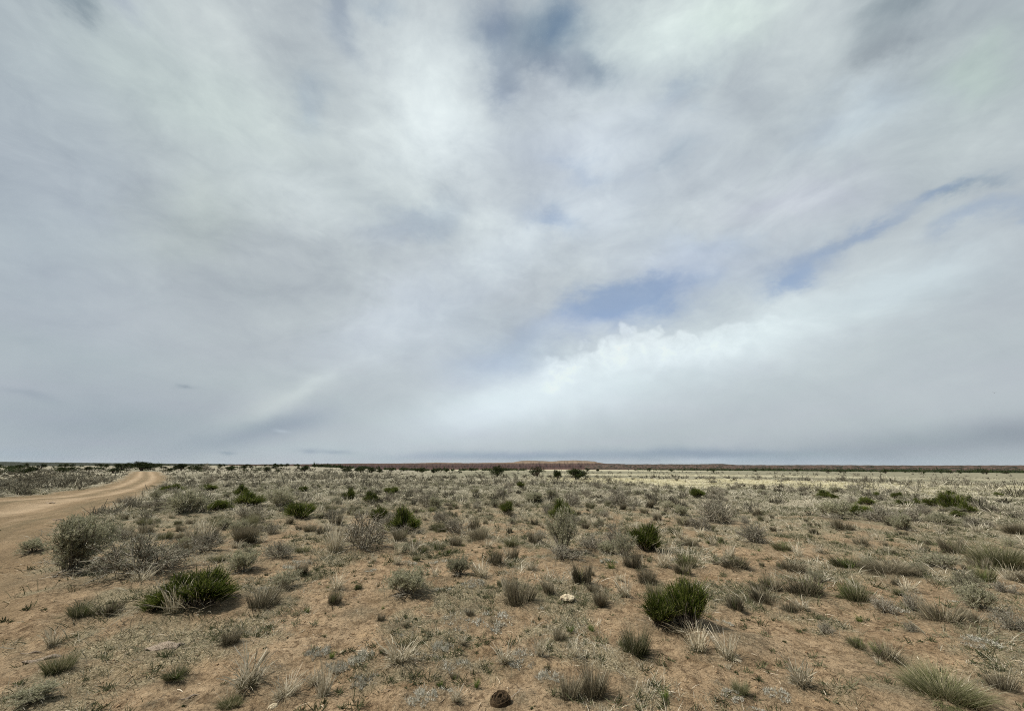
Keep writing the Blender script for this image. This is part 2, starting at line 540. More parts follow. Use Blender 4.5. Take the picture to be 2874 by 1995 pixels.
# ------------------------------------------------------------------ object helpers
def obj(name, me, parent=None):
    o = bpy.data.objects.new(name, me); COL.objects.link(o)
    if parent is not None:
        o.parent = parent
    return o


def tag(o, label=None, cat=None, group=None, kind=None):
    if label: o['label'] = label
    if cat: o['category'] = cat
    if group: o['group'] = group
    if kind: o['kind'] = kind
    return o


# ------------------------------------------------------------------ ground
def yellow_mask(x, y):
    r = np.hypot(x, y); az = np.arctan2(x, y)
    e = 1 + 0.22 * fbm(az * 6, r * 0.02, 3)
    lo = 31 * e * (1 + .35 * (1 - sstep(.0, .35, az)) - .03 * 0)
    band = sstep(lo, lo * 1.25, r) * (1 - sstep(58 * e, 72 * e, r))
    band2 = sstep(88, 100, r) * (1 - sstep(120, 150, r)) * .45
    w = 1.35 * sstep(.0, .18, az) * (1 - .7 * sstep(.55, .85, az))
    pale = sstep(380, 480, r) * (1 - sstep(2000, 2500, r)) * sstep(-.28, -.1, az) * (1 - sstep(.3, .55, az)) * .9
    return np.clip((band + band2) * w, 0, 1) * np.clip(.85 + .6 * fbm(x * .12, y * .05, 3), 0, 1) + pale * .9


def make_ground():
    front = np.deg2rad(np.arange(-72, 72.01, .24))
    back = np.deg2rad(np.arange(78, 286, 6.0))
    az = np.concatenate([front, back])
    rr = [0.25]
    while rr[-1] < 8800:
        rr.append(rr[-1] * (1.0125 if rr[-1] < 60 else 1.03))
    rr = np.array(rr)
    A, R = np.meshgrid(az, rr)
    x = R * np.sin(A); y = R * np.cos(A)
    z = terrain(x, y)
    na, nr = len(az), len(rr)
    v = np.stack([x, y, z], -1).reshape(-1, 3)
    v = np.vstack([v, [[0, 0, float(terrain(0., 0.))]]])
    i = np.arange(nr - 1)[:, None] * na; j = np.arange(na)[None]; j2 = (j + 1) % na
    q = np.stack([i + j2, i + j, i + na + j, i + na + j2], -1).reshape(-1, 4)
    c = nr * na
    t = np.stack([np.full(na, c), np.arange(na), (np.arange(na) + 1) % na], 1)[:, [0, 1, 2]]
    t = t[:, [0, 2, 1]][:, [0, 2, 1]]
    g = Geo(); g.add(v, q, t)
    me = g.mesh('ground', M['ground'], smooth=True)
    m, fr = track_mask(v[:, 0], v[:, 1])
    r = np.hypot(v[:, 0], v[:, 1])
    rut = np.exp(-((fr - .33) / .07) ** 2) + np.exp(-((fr - .66) / .07) ** 2)
    sw = sstep(9, 30, r) * (1 - m)
    for nm, val in (('track', m), ('rut', rut), ('middle', np.exp(-((fr - .5) / .055) ** 2) + .8 * np.exp(-((fr - .12) / .06) ** 2) + .8 * np.exp(-((fr - .86) / .06) ** 2)), ('across', fr), ('along', r), ('foot', r * 0), ('sward', sw), ('yellow', yellow_mask(v[:, 0], v[:, 1]) * (1 - m)), ('patch', patch(v[:, 0], v[:, 1])), ('valley', sstep(60, 82, r) * sstep(-.3, -.05, np.arctan2(v[:, 0], v[:, 1])) * (1 - .9 * np.clip(yellow_mask(v[:, 0], v[:, 1]), 0, 1)))):
        a = me.attributes.new(nm, 'FLOAT', 'POINT'); a.data.foreach_set('value', val.astype(np.float32))
    o = obj('ground', me); tag(o, 'red brown desert soil running to the horizon', 'ground', kind='structure')


make_ground()


# ------------------------------------------------------------------ distant landforms
def hill_mat(name, bands, dots, dotcol, zs):
    m, t, N, L = nt(name)
    g = N.new('ShaderNodeNewGeometry')
    s = N.new('ShaderNodeSeparateXYZ'); L.new(g.outputs['Position'], s.inputs[0])
    n = N.new('ShaderNodeTexNoise'); n.inputs['Scale'].default_value = .012; n.inputs['Detail'].default_value = 8; L.new(g.outputs['Position'], n.inputs['Vector'])
    ma = N.new('ShaderNodeMath'); ma.operation = 'MULTIPLY_ADD'; ma.inputs[1].default_value = 9; L.new(n.outputs['Fac'], ma.inputs[0]); L.new(s.outputs[2], ma.inputs[2])
    mr = N.new('ShaderNodeMapRange'); mr.inputs[1].default_value = zs[0]; mr.inputs[2].default_value = zs[1]; L.new(ma.outputs[0], mr.inputs[0])
    r = ramp(N, bands); L.new(mr.outputs[0], r.inputs[0])
    n2 = N.new('ShaderNodeTexNoise'); n2.inputs['Scale'].default_value = .05; n2.inputs['Detail'].default_value = 6; n2.inputs['Roughness'].default_value = .7; L.new(g.outputs['Position'], n2.inputs['Vector'])
    mr2 = N.new('ShaderNodeMapRange'); mr2.inputs[1].default_value = dots; mr2.inputs[2].default_value = dots + .05; L.new(n2.outputs['Fac'], mr2.inputs[0])
    mx = N.new('ShaderNodeMix'); mx.data_type = 'RGBA'; L.new(mr2.outputs[0], mx.inputs[0]); L.new(r.outputs[0], mx.inputs[6]); mx.inputs[7].default_value = (*dotcol, 1)
    d = N.new('ShaderNodeBsdfDiffuse'); L.new(mx.outputs[2], d.inputs[0])
    o = N.new('ShaderNodeOutputMaterial'); L.new(d.outputs[0], o.inputs[0])
    return m


def ridge(name, top, dist, depth, mat, zbase, gully, label, seed, face=.35):
    """A long landform: crest given as (pixel x, pixel y) seen from the camera at 'dist', with a gullied face towards us and a flat top behind."""
    px = np.array([p[0] for p in top], float); py = np.array([p[1] for p in top], float)
    xs = np.arange(px[0], px[-1] + .1, 2.0)
    ys = np.interp(xs, px, py) + .95 * fbm(xs * .04 + seed, xs * 0 + 2, 5)
    dirs = np.array([pix_dir(a, b) for a, b in zip(xs, ys)])
    dd = dirs / np.hypot(dirs[:, 0], dirs[:, 1])[:, None]
    crest = CAMH + dd[:, 2] * dist
    az = np.arctan2(dd[:, 0], dd[:, 1])
    fr = np.concatenate([np.linspace(0, face, 14), np.linspace(face, 1, 8)[1:], [1.25]])
    v = []
    for k, f in enumerate(fr):
        s = np.clip(f / face, 0, 1)
        prof = s ** .75
        gl = gully * (1 - abs(2 * s - 1)) * np.abs(fbm(az * 90 + seed, np.full_like(az, f * 3), 4)) * (crest - zbase)
        h = zbase + (crest - zbase) * prof - gl
        if f > face:
            h = crest + 0.6 * fbm(az * 120 + seed, np.full_like(az, f * 9), 3) - (f > 1.1) * 80
        rr = dist + (f - face) * depth + 30 * fbm(az * 40 + seed, np.full_like(az, f), 3)
        v.append(np.stack([rr * np.sin(az), rr * np.cos(az), h], 1))
    n = len(xs); v = np.array(v).reshape(-1, 3)
    i = np.arange(len(fr) - 1)[:, None] * n; j = np.arange(n - 1)[None]
    q = np.stack([i + j, i + j + 1, i + n + j + 1, i + n + j], -1).reshape(-1, 4)
    g = Geo(); g.add(v, q)
    o = obj(name, g.mesh(name, mat))
    tag(o, label, 'hill', kind='structure')


RED = hill_mat('red_mesa_rock', [(0, (.15, .10, .075)), (.12, (.075, .046, .040)), (.34, (.055, .036, .032)), (.48, (.085, .055, .046)), (.56, (.06, .042, .036)), (.68, (.15, .108, .078)), (.80, (.23, .175, .125)), (.90, (.15, .115, .085)), (1, (.21, .165, .12))], .72, (.05, .045, .03), (-24, 36))
DRK = hill_mat('wooded_slope', [(0, (.05, .052, .036)), (1, (.045, .052, .042))], .60, (.022, .03, .02), (-10, 40))
RUST = hill_mat('rusty_scrub_slope', [(0, (.07, .050, .040)), (.5, (.11, .076, .060)), (.8, (.10, .078, .064)), (1, (.07, .062, .05))], .50, (.03, .034, .024), (-30, 20))
ridge('mesa', [(640, 1304), (760, 1302), (860, 1302), (1000, 1300), (1100, 1300), (1180, 1299), (1225, 1297.5), (1300, 1299), (1400, 1298), (1440, 1297), (1462, 1293), (1480, 1292), (1520, 1293), (1550, 1294.5), (1575, 1292.5), (1610, 1291.5), (1640, 1292.5), (1668, 1294), (1680, 1298), (1700, 1300.5), (1760, 1302), (1860, 1304)], 3000, 900, RED, -30, .5, 'red banded mesa on the horizon', 3.0)
ridge('ridge', [(1640, 1306), (1700, 1303), (1780, 1302.5), (1860, 1302), (1940, 1302.5), (2020, 1301), (2045, 1302.5), (2070, 1304.5), (2200, 1305), (2300, 1304.5), (2450, 1305.5), (2600, 1306), (2800, 1305.5), (3100, 1306), (3700, 1305)], 2500, 700, RUST, -29, .4, 'low rusty ridge right of the mesa', 9.0)
ridge('hills', [(-900, 1293), (-300, 1294), (0, 1295.5), (60, 1296), (130, 1297), (220, 1298), (320, 1299), (420, 1300), (560, 1301), (700, 1302.5), (820, 1304)], 3600, 900, DRK, -20, .3, 'dark wooded hills at the left horizon', 15.0)

# ------------------------------------------------------------------ plant builders: each returns [(part name, Geo, material)]
def b_bunch(seed, olive=False, green=0.0, n=620, bw=1.0):
    rng = np.random.RandomState(seed)
    g = Geo()
    sp = [.36, .50, .28, .62, .42, .55][seed % 6]
    lean = (rng.normal() * .10, rng.normal() * .06)
    p = blade_lines(rng, n, .34, .45, 1.0, .0, sp, curl=.14, lean=lean)
    strips(g, p, (.012 + .010 * rng.rand(n)) * bw, rng)
    k = n // 2
    p = blade_lines(rng, k, .36, .16, .5, .2, 1.15, curl=.5)
    strips(g, p, .016 * bw, rng, rnd=rng.rand(k) * .55)
    # finer side twiglets low in the tuft
    st = np.stack([rng.normal(size=60) * .22, rng.normal(size=60) * .22, np.full(60, .0)], 1)
    d = rng.normal(size=(60, 3)) * .8; d[:, 2] = np.abs(d[:, 2]) + .3
    pts, _ = grow(rng, st, d, .22 + .2 * rng.rand(60), 4, .35)
    tubes(g, pts, .006, .002, rng)
    out = [('blades', g, M['olive' if olive else 'bunch'])]
    if green > 0:
        g2 = Geo()
        ng = int(n * green)
        p = blade_lines(rng, ng, .12, .4, .85, .02, .35, curl=.12)
        p[..., 0] += rng.choice([-.25, -.05, .2])
        p[..., 1] -= .12
        strips(g2, p, .013, rng)
        out.append(('fresh_shoots', g2, M['green_blade']))
    g3 = Geo()
    ns = 26
    p = blade_lines(rng, ns, .32, .75, 1.12, .03, .5, curl=.15)
    strips(g3, p, .011 * bw, rng, flare=.5)
    out.append(('blades', g3, M['straw']))
    return out


def b_straw(seed, n=130, bw=1.0):
    rng = np.random.RandomState(seed)
    g = Geo()
    ln = (rng.normal() * .15, rng.normal() * .12)
    p = blade_lines(rng, n, .26, .25, 1.05, .02, .6, curl=.4, lean=ln, K=6, jit=1.0)
    p[:, 1:] += np.cumsum(rng.normal(size=p[:, 1:].shape) * .022, axis=1)
    strips(g, p, (.014 + .026 * rng.rand(n)) * bw, rng, taper=.65, flare=.4)
    p = blade_lines(rng, n, .24, .22, .5, .35, 1.35, curl=.6)
    strips(g, p, .018 * bw, rng)
    g2 = Geo()
    k = int(n * 1.2)
    p = blade_lines(rng, k, .2, .15, .42, .1, 1.0, curl=.5)
    strips(g2, p, .012, rng)
    return [('dry_blades', g, M['straw']), ('green_blades', g2, M['olive'])]


def b_dead(seed, stems=26, leafy=0.25, spread=1.0, mat='twig'):
    rng = np.random.RandomState(seed)
    g = Geo()
    ph = rng.rand(stems) * 2 * PI; u = rng.rand(stems)
    st = np.stack([.12 * u * np.cos(ph), .12 * u * np.sin(ph), np.full(stems, -.02)], 1)
    t = .2 + .95 * spread * rng.rand(stems) ** .7
    d = np.stack([np.sin(t) * np.cos(ph), np.sin(t) * np.sin(ph), np.cos(t)], 1)
    p0, d0 = grow(rng, st, d, .40 + .30 * rng.rand(stems), 6, .16, up=.05)
    tubes(g, p0, .014, .006, rng, 4)
    s1, e1, _ = children(rng, p0, d0, 5, .25, 1, .55)
    p1, d1 = grow(rng, s1, e1, .20 + .22 * rng.rand(len(s1)), 5, .22, up=.06)
    tubes(g, p1, .010, .005, rng)
    s2, e2, _ = children(rng, p1, d1, 3, .2, 1, .6)
    p2, d2 = grow(rng, s2, e2, .08 + .15 * rng.rand(len(s2)), 4, .25, up=.05)
    tubes(g, p2, .006, .003, rng)
    s3, e3, _ = children(rng, p2, d2, 2, .3, 1, .7)
    p3, _ = grow(rng, s3, e3, .04 + .08 * rng.rand(len(s3)), 3, .2)
    strips(g, p3, .007, rng)
    out = [('branches', g, M[mat])]
    if leafy > 0:
        g2 = Geo()
        n = int(len(s3) * leafy * 5)
        i = rng.randint(0, len(s3), n)
        leaves(g2, p3[i, 1] + rng.normal(size=(n, 3)) * .012, rng.normal(size=(n, 3)) + np.array([0, 0, .6]), .03 + .025 * rng.rand(n), .011, rng)
        out.append(('foliage', g2, M['greyleaf']))
    return out


def b_sage(seed, tall=1.0, dense=1.0):
    rng = np.random.RandomState(seed)
    g = Geo(); stems = 24
    ph = rng.rand(stems) * 2 * PI; u = rng.rand(stems)
    st = np.stack([.10 * u * np.cos(ph), .10 * u * np.sin(ph), np.full(stems, -.02)], 1)
    t = .08 + .85 * rng.rand(stems) ** .8
    d = np.stack([np.sin(t) * np.cos(ph), np.sin(t) * np.sin(ph), np.cos(t)], 1)
    p0, d0 = grow(rng, st, d, .42 + .28 * rng.rand(stems), 6, .14, up=.07)
    tubes(g, p0, .015, .006, rng, 4)
    # bare lower limbs sprawling on the ground
    m = 14
    ph = rng.rand(m) * 2 * PI
    pl, dl = grow(rng, np.zeros((m, 3)), np.stack([np.cos(ph), np.sin(ph), np.full(m, .16)], 1), .35 + .28 * rng.rand(m), 7, .28, grav=.06)
    tubes(g, pl, .012, .004, rng, 4, rnd=.5 + .5 * rng.rand(m))
    s1, e1, _ = children(rng, pl, dl, 4, .2, 1, .5)
    pp, _ = grow(rng, s1, e1, .1 + .15 * rng.rand(len(s1)), 4, .3)
    tubes(g, pp, .005, .002, rng, rnd=.4 + .6 * rng.rand(len(s1)))
    s1, e1, _ = children(rng, p0, d0, 6, .3, 1, .5)
    p1, d1 = grow(rng, s1, e1, .16 + .2 * rng.rand(len(s1)), 5, .2, up=.10)
    tubes(g, p1, .008, .004, rng)
    s2, e2, _ = children(rng, p1, d1, 5, .2, 1, .55)
    p2, d2 = grow(rng, s2, e2, .07 + .11 * rng.rand(len(s2)), 4, .2, up=.10)
    tubes(g, p2, .0035, .002, rng)
    g2 = Geo()
    n = int(len(s2) * 10 * dense)
    i = rng.randint(0, len(s2), n); k = rng.randint(0, 4, n)
    leaves(g2, p2[i, k] + rng.normal(size=(n, 3)) * .010, norm(d2[i, k]) + rng.normal(size=(n, 3)) * .55, .034 + .032 * rng.rand(n), .014, rng)
    return [('branches', g, M['twig']), ('foliage', g2, M['sageleaf'])]


def b_green(seed, low=False, lobes=20, per=150):
    rng = np.random.RandomState(seed)
    g = Geo(); gs = Geo()
    # lobes over a lumpy dome
    lob = []
    for i in range(lobes):
        a = rng.rand() * 2 * PI; u = math.sqrt(rng.rand())
        rr = .40 * u
        h = (.80 - (.60 if low else .34) * u ** 2.2) * (.52 + .66 * rng.rand())
        lob.append((rr * math.cos(a), rr * math.sin(a), max(h, .16 if low else .40), a, u))
    for (x, y, h, a, u) in lob:
        n = per
        # stems rise from a small foot below the lobe and spread as they go up
        foot = np.array([x * .55, y * .55, h * .30])
        base = foot + rng.normal(size=(n, 3)) * np.array([.05, .05, .06])
        tgt = np.array([x, y, h]) + rng.normal(size=(n, 3)) * np.array([.085, .085, .07])
        s = rng.rand(n) * .55 + (.15 if low else .42)
        st = base + (tgt - base) * s[:, None]
        d = norm(tgt - base + rng.normal(size=(n, 3)) * .10 + np.array([x * .3, y * .3, .12]))
        L = .13 + .14 * rng.rand(n)
        sv = np.linspace(0, 1, 4)
        p = st[:, None] + d[:, None] * (L[:, None] * sv)[..., None]
        p[:, :, 2] = np.maximum(p[:, :, 2], .01)
        strips(g, p, .010 + .006 * rng.rand(n), rng, taper=.8)
        # little scale leaves / joints along the shoots
        m = n
        j = rng.randint(0, n, m)
        leaves(g, p[j, rng.randint(1, 4, m)], d[j] + rng.normal(size=(m, 3)) * .6, .035, .010, rng)
        k = 7 if low else 13
        b0 = np.stack([x * .35 + rng.normal(size=k) * .07, y * .35 + rng.normal(size=k) * .07, np.full(k, -.02)], 1)
        tg = np.array([x, y, h]) + rng.normal(size=(k, 3)) * .07
        sv = np.linspace(0, 1, 5)
        pp = b0[:, None] + (tg - b0)[:, None] * sv[None, :, None] + rng.normal(size=(k, 5, 3)) * .012
        tubes(gs, pp, .010, .004, rng)
    n = 110
    gd = Geo()
    p = blade_lines(rng, n, .38, .2, .6, .1, 1.1, curl=.2)
    strips(gd, p, .011, rng)
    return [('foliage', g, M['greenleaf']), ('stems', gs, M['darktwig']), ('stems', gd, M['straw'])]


def b_mat(seed):
    rng = np.random.RandomState(seed)
    g = Geo()
    n = 1700
    a = rng.rand(n) * 2 * PI; u = np.sqrt(rng.rand(n))
    x, y = .5 * u * np.cos(a), .5 * u * np.sin(a)
    keep = fbm(x * 4 + seed, y * 4, 4) + .16 - u * .3 > 0
    x, y = x[keep], y[keep]; n = len(x)
    z = .01 + .06 * np.clip(fbm(x * 6 + seed, y * 6 + 3, 2) + .3, 0, 1) * rng.rand(n)
    d = rng.normal(size=(n, 3)); d[:, 2] = np.abs(d[:, 2]) * .8
    leaves(g, np.stack([x, y, z], 1), d, .04 + .05 * rng.rand(n), .014, rng)
    pts, _ = grow(rng, np.stack([x, y, z * .3], 1)[:260], d[:260], .08, 3, .3)
    strips(g, pts, .010, rng)
    return [('leaves', g, M['mat'])]


def b_ggrass(seed, n=120):
    rng = np.random.RandomState(seed)
    g = Geo()
    p = blade_lines(rng, n, .2, .4, 1.0, .02, .7, curl=.3)
    strips(g, p, .022, rng)
    p = blade_lines(rng, n // 2, .26, .3, .7, .3, 1.1, curl=.4)
    g2 = Geo(); strips(g2, p, .018, rng)
    return [('green_blades', g, M['green_blade']), ('dry_blades', g2, M['olive'])]


def b_stalk(seed):
    rng = np.random.RandomState(seed)
    g = Geo()
    k = rng.randint(1, 4)
    st = np.stack([rng.normal(size=k) * .03, rng.normal(size=k) * .03, np.full(k, -.02)], 1)
    d = np.stack([rng.normal(size=k) * .22, rng.normal(size=k) * .2, np.ones(k)], 1)
    p, dd = grow(rng, st, d, .75 + .3 * rng.rand(k), 8, .07)
    tubes(g, p, .011, .005, rng, 4)
    s, e, _ = children(rng, p, dd, 4, .45, 1, .45)
    pp, _ = grow(rng, s, e, .08 + .14 * rng.rand(len(s)), 4, .15, up=.1)
    tubes(g, pp, .006, .003, rng)
    return [('stem', g, M['straw'])]


def b_juniper(seed, sparse=False, lod=1.0, squat=1.0):
    rng = np.random.RandomState(seed)
    g = Geo(); gt = Geo()
    lim = 9 if not sparse else 12
    ph = np.arange(lim) * 2 * PI / lim + rng.normal(size=lim) * .3
    t = .25 + .9 * rng.rand(lim)
    d = np.stack([np.sin(t) * np.cos(ph), np.sin(t) * np.sin(ph), np.cos(t)], 1)
    st = np.zeros((lim, 3)); st[:, 2] = .05 + .12 * rng.rand(lim)
    tr, _ = grow(rng, np.array([[0, 0, -.06], [.05, .02, -.06]]), np.array([[.1, 0, 1.], [-.15, .1, 1]]), .5, 5, .12)
    tubes(gt, tr, .06, .03, rng, 6)
    p0, d0 = grow(rng, st, d, .42 + .16 * rng.rand(lim), 6, .14, up=.05)
    tubes(gt, p0, .03, .008, rng, 4)
    s1, e1, _ = children(rng, p0, d0, 4 if sparse else 7, .35, 1, .5)
    p1, d1 = grow(rng, s1, e1, .14 + .14 * rng.rand(len(s1)), 4, .2, up=.03)
    tubes(gt, p1, .010, .004, rng)
    c = p1[:, -1]
    if sparse:
        c = c[rng.rand(len(c)) < .75]
    per = int((26 if sparse else 75) * lod) + 4
    for q in c:
        n = per
        o = rng.normal(size=(n, 3)) * np.array([.062, .062, .05]) * (.8 if sparse else 1)
        pos = q + o; pos[:, 2] = np.maximum(pos[:, 2], .02)
        leaves(g, pos, o * 6 + rng.normal(size=(n, 3)) * .5 + np.array([0, 0, .7]), (.05 + .04 * rng.rand(n)) / max(lod, .3) ** .5, .020 / max(lod, .2) ** .5, rng)
    return [('trunk', gt, M['bark']), ('crown', g, M['juniper'])]


KINDS = {
    'bunch': ('bunchgrass_tuft', 'grass tuft', 'bunchgrass tufts on the open ground'),
    'olive': ('bunchgrass_tuft', 'grass tuft', 'bunchgrass tufts on the open ground'),
    'straw': ('straw_tuft', 'dry grass', 'bleached straw tufts on the open ground'),
    'dead': ('twiggy_shrub', 'shrub', 'grey twiggy shrubs on the plain'),
    'sage': ('sage_shrub', 'shrub', 'sage coloured shrubs on the plain'),
    'green': ('green_shrub', 'shrub', 'green broom shrubs on the plain'),
    'mat': ('mat_plant', 'ground plant', 'silvery mat plants on the bare soil'),
    'ggrass': ('green_grass_tuft', 'grass tuft', 'small fresh green grass tufts'),
    'bunchwide': ('bunchgrass_tuft', 'grass tuft', 'bunchgrass tufts on the open ground'),
    'olivewide': ('bunchgrass_tuft', 'grass tuft', 'bunchgrass tufts on the open ground'),
    'strawwide': ('straw_tuft', 'dry grass', 'bleached straw tufts on the open ground'),
    'stalk': ('dry_stalk', 'weed stalk', 'dry weed stalks standing among the grass'),
    'juniper': ('juniper_tree', 'tree', 'junipers on the plain'),
}
BUILD = {
    'bunch': [lambda s=s: b_bunch(s, False, [.0, .0, .12, .0, .18][s % 5]) for s in range(1, 10)],
    'olive': [lambda s=s: b_bunch(s, True, [.0, .2, .1][s % 3]) for s in range(21, 27)],
    'straw': [lambda s=s: b_straw(s) for s in range(31, 38)],
    'bunchwide': [lambda s=s: b_bunch(s, False, .0, 1900, .5) for s in range(111, 115)],
    'olivewide': [lambda s=s: b_bunch(s, True, .0, 2100, .42) for s in range(121, 125)],
    'strawwide': [lambda s=s: b_straw(s, 230, .62) for s in range(131, 135)],
    'dead': [lambda s=s: b_dead(s, 26, [.15, .5, .9, .3][s % 4]) for s in range(41, 47)],
    'sage': [lambda s=s: b_sage(s, 1, [1.5, .8, 1.2][s % 3]) for s in range(51, 56)],
    'green': [lambda s=s: b_green(s, s in (62, 63, 65)) for s in range(61, 66)],
    'mat': [lambda s=s: b_mat(s) for s in range(71, 76)],
    'ggrass': [lambda s=s: b_ggrass(s) for s in range(81, 84)],
    'stalk': [lambda s=s: b_stalk(s) for s in range(91, 99)],
    'juniper': [lambda s=s: b_juniper(s, s == 102) for s in range(101, 106)],
}


def normalise(parts):
    """Scale a plant to unit width and unit height about its foot; drop outliers when measuring."""
    allv = np.concatenate([np.concatenate(g.v) for _, g, _ in parts])
    r = np.percentile(np.hypot(allv[:, 0], allv[:, 1]), 98.5)
    h = np.percentile(allv[:, 2], 99.3)
    for _, g, _ in parts:
        g.v = [np.asarray(a) * np.array([.5 / r, .5 / r, 1 / h], np.float32) for a in g.v]
    return parts


CACHE = {}


def proto(kind, i):
    i = i % len(BUILD[kind])
    if (kind, i) not in CACHE:
        parts = normalise(BUILD[kind][i]())
        nm = KINDS[kind][0]
        names = list(dict.fromkeys(p[0] for p in parts))
        ms = [(pn, mesh_from(nm + '_' + pn, [(g, m) for q, g, m in parts if q == pn])) for pn in names]
        joined = mesh_from(nm, [(g, m) for _, g, m in parts])
        CACHE[kind, i] = (ms, joined)
    return CACHE[kind, i]


PLACED = []      # (x, y, radius) of everything standing, for spacing and for labels


def put(kind, x, y, w, h, label, var=0, rot=0.0, lean=(0, 0), parts=True, group=True, name=None):
    nm, cat, grp = KINDS[kind]
    ms, joined = proto(kind, var)
    z = float(terrain(x, y))
    if parts and len(ms) > 1:
        root = bpy.data.objects.new(name or nm, None); COL.objects.link(root)
        root.empty_display_size = .1
        for pn, me in ms:
            obj(pn, me, root)
    else:
        root = obj(name or nm, joined)
    root.location = (x, y, z)
    root.rotation_euler = (lean[0], lean[1], rot)
    root.scale = (w, w, h)
    tag(root, label, cat, grp if group else None)
    PLACED.append((x, y, w * .5))
    return root


def hero_size(px, py, wpx, hpx):
    x, y = hit(px, py)
    _, _, dep = project((x, y, float(terrain(x, y))))
    w = wpx * dep / F0
    r = math.hypot(x, y)
    k = 1 + .33 * w / r                       # the pixel marks the plant's near edge: its foot lies further back
    x2, y2 = x * k, y * k
    z = float(terrain(x2, y2))
    lo, hi = .01, 8.0
    for _ in range(40):
        m = (lo + hi) / 2
        if project((x2, y2, z + m))[1] > py - hpx:
            lo = m
        else:
            hi = m
    return x2, y2, w, (lo + hi) / 2


rng0 = random.Random(5)
REFS = []


def hero(kind, px, py, wpx, hpx, label, ref=None, var=None, rot=None, lean=(0, 0), grow_=1.0):
    x, y, w, h = hero_size(px, py, wpx, hpx)
    k0 = kind
    if kind in ('bunch', 'olive') and w > .5 or kind == 'straw' and w > .36:
        kind = kind + 'wide'
    v = rng0.randrange(20) if var is None else var
    grow_ = {'bunch': 1.22, 'olive': 1.22, 'green': 1.14, 'straw': 1.15, 'juniper': 1.35, 'sage': 1.08, 'dead': 1.05}.get(k0, 1.0)
    if kind == 'mat':                         # lies flat: its height in the picture is its reach along the ground
        xa, ya = hit(px, py); xb, yb = hit(px, py - hpx)
        dpt = math.hypot(xb - xa, yb - ya)
        o = put(kind, (xa + xb) / 2, (ya + yb) / 2, w * 1.25, .05, label, v, math.pi * .5 * (v % 2) * 0, (0, 0), parts=False)
        o.scale = (w * 1.25, dpt * 1.25, .055)
        return o
    o = put(kind, x, y, w * grow_, h * grow_, label, v, rng0.random() * 6.28 if rot is None else rot, lean, parts=(wpx > 30))
    if ref:
        REFS.append((ref, px, py, x, y))
    return o




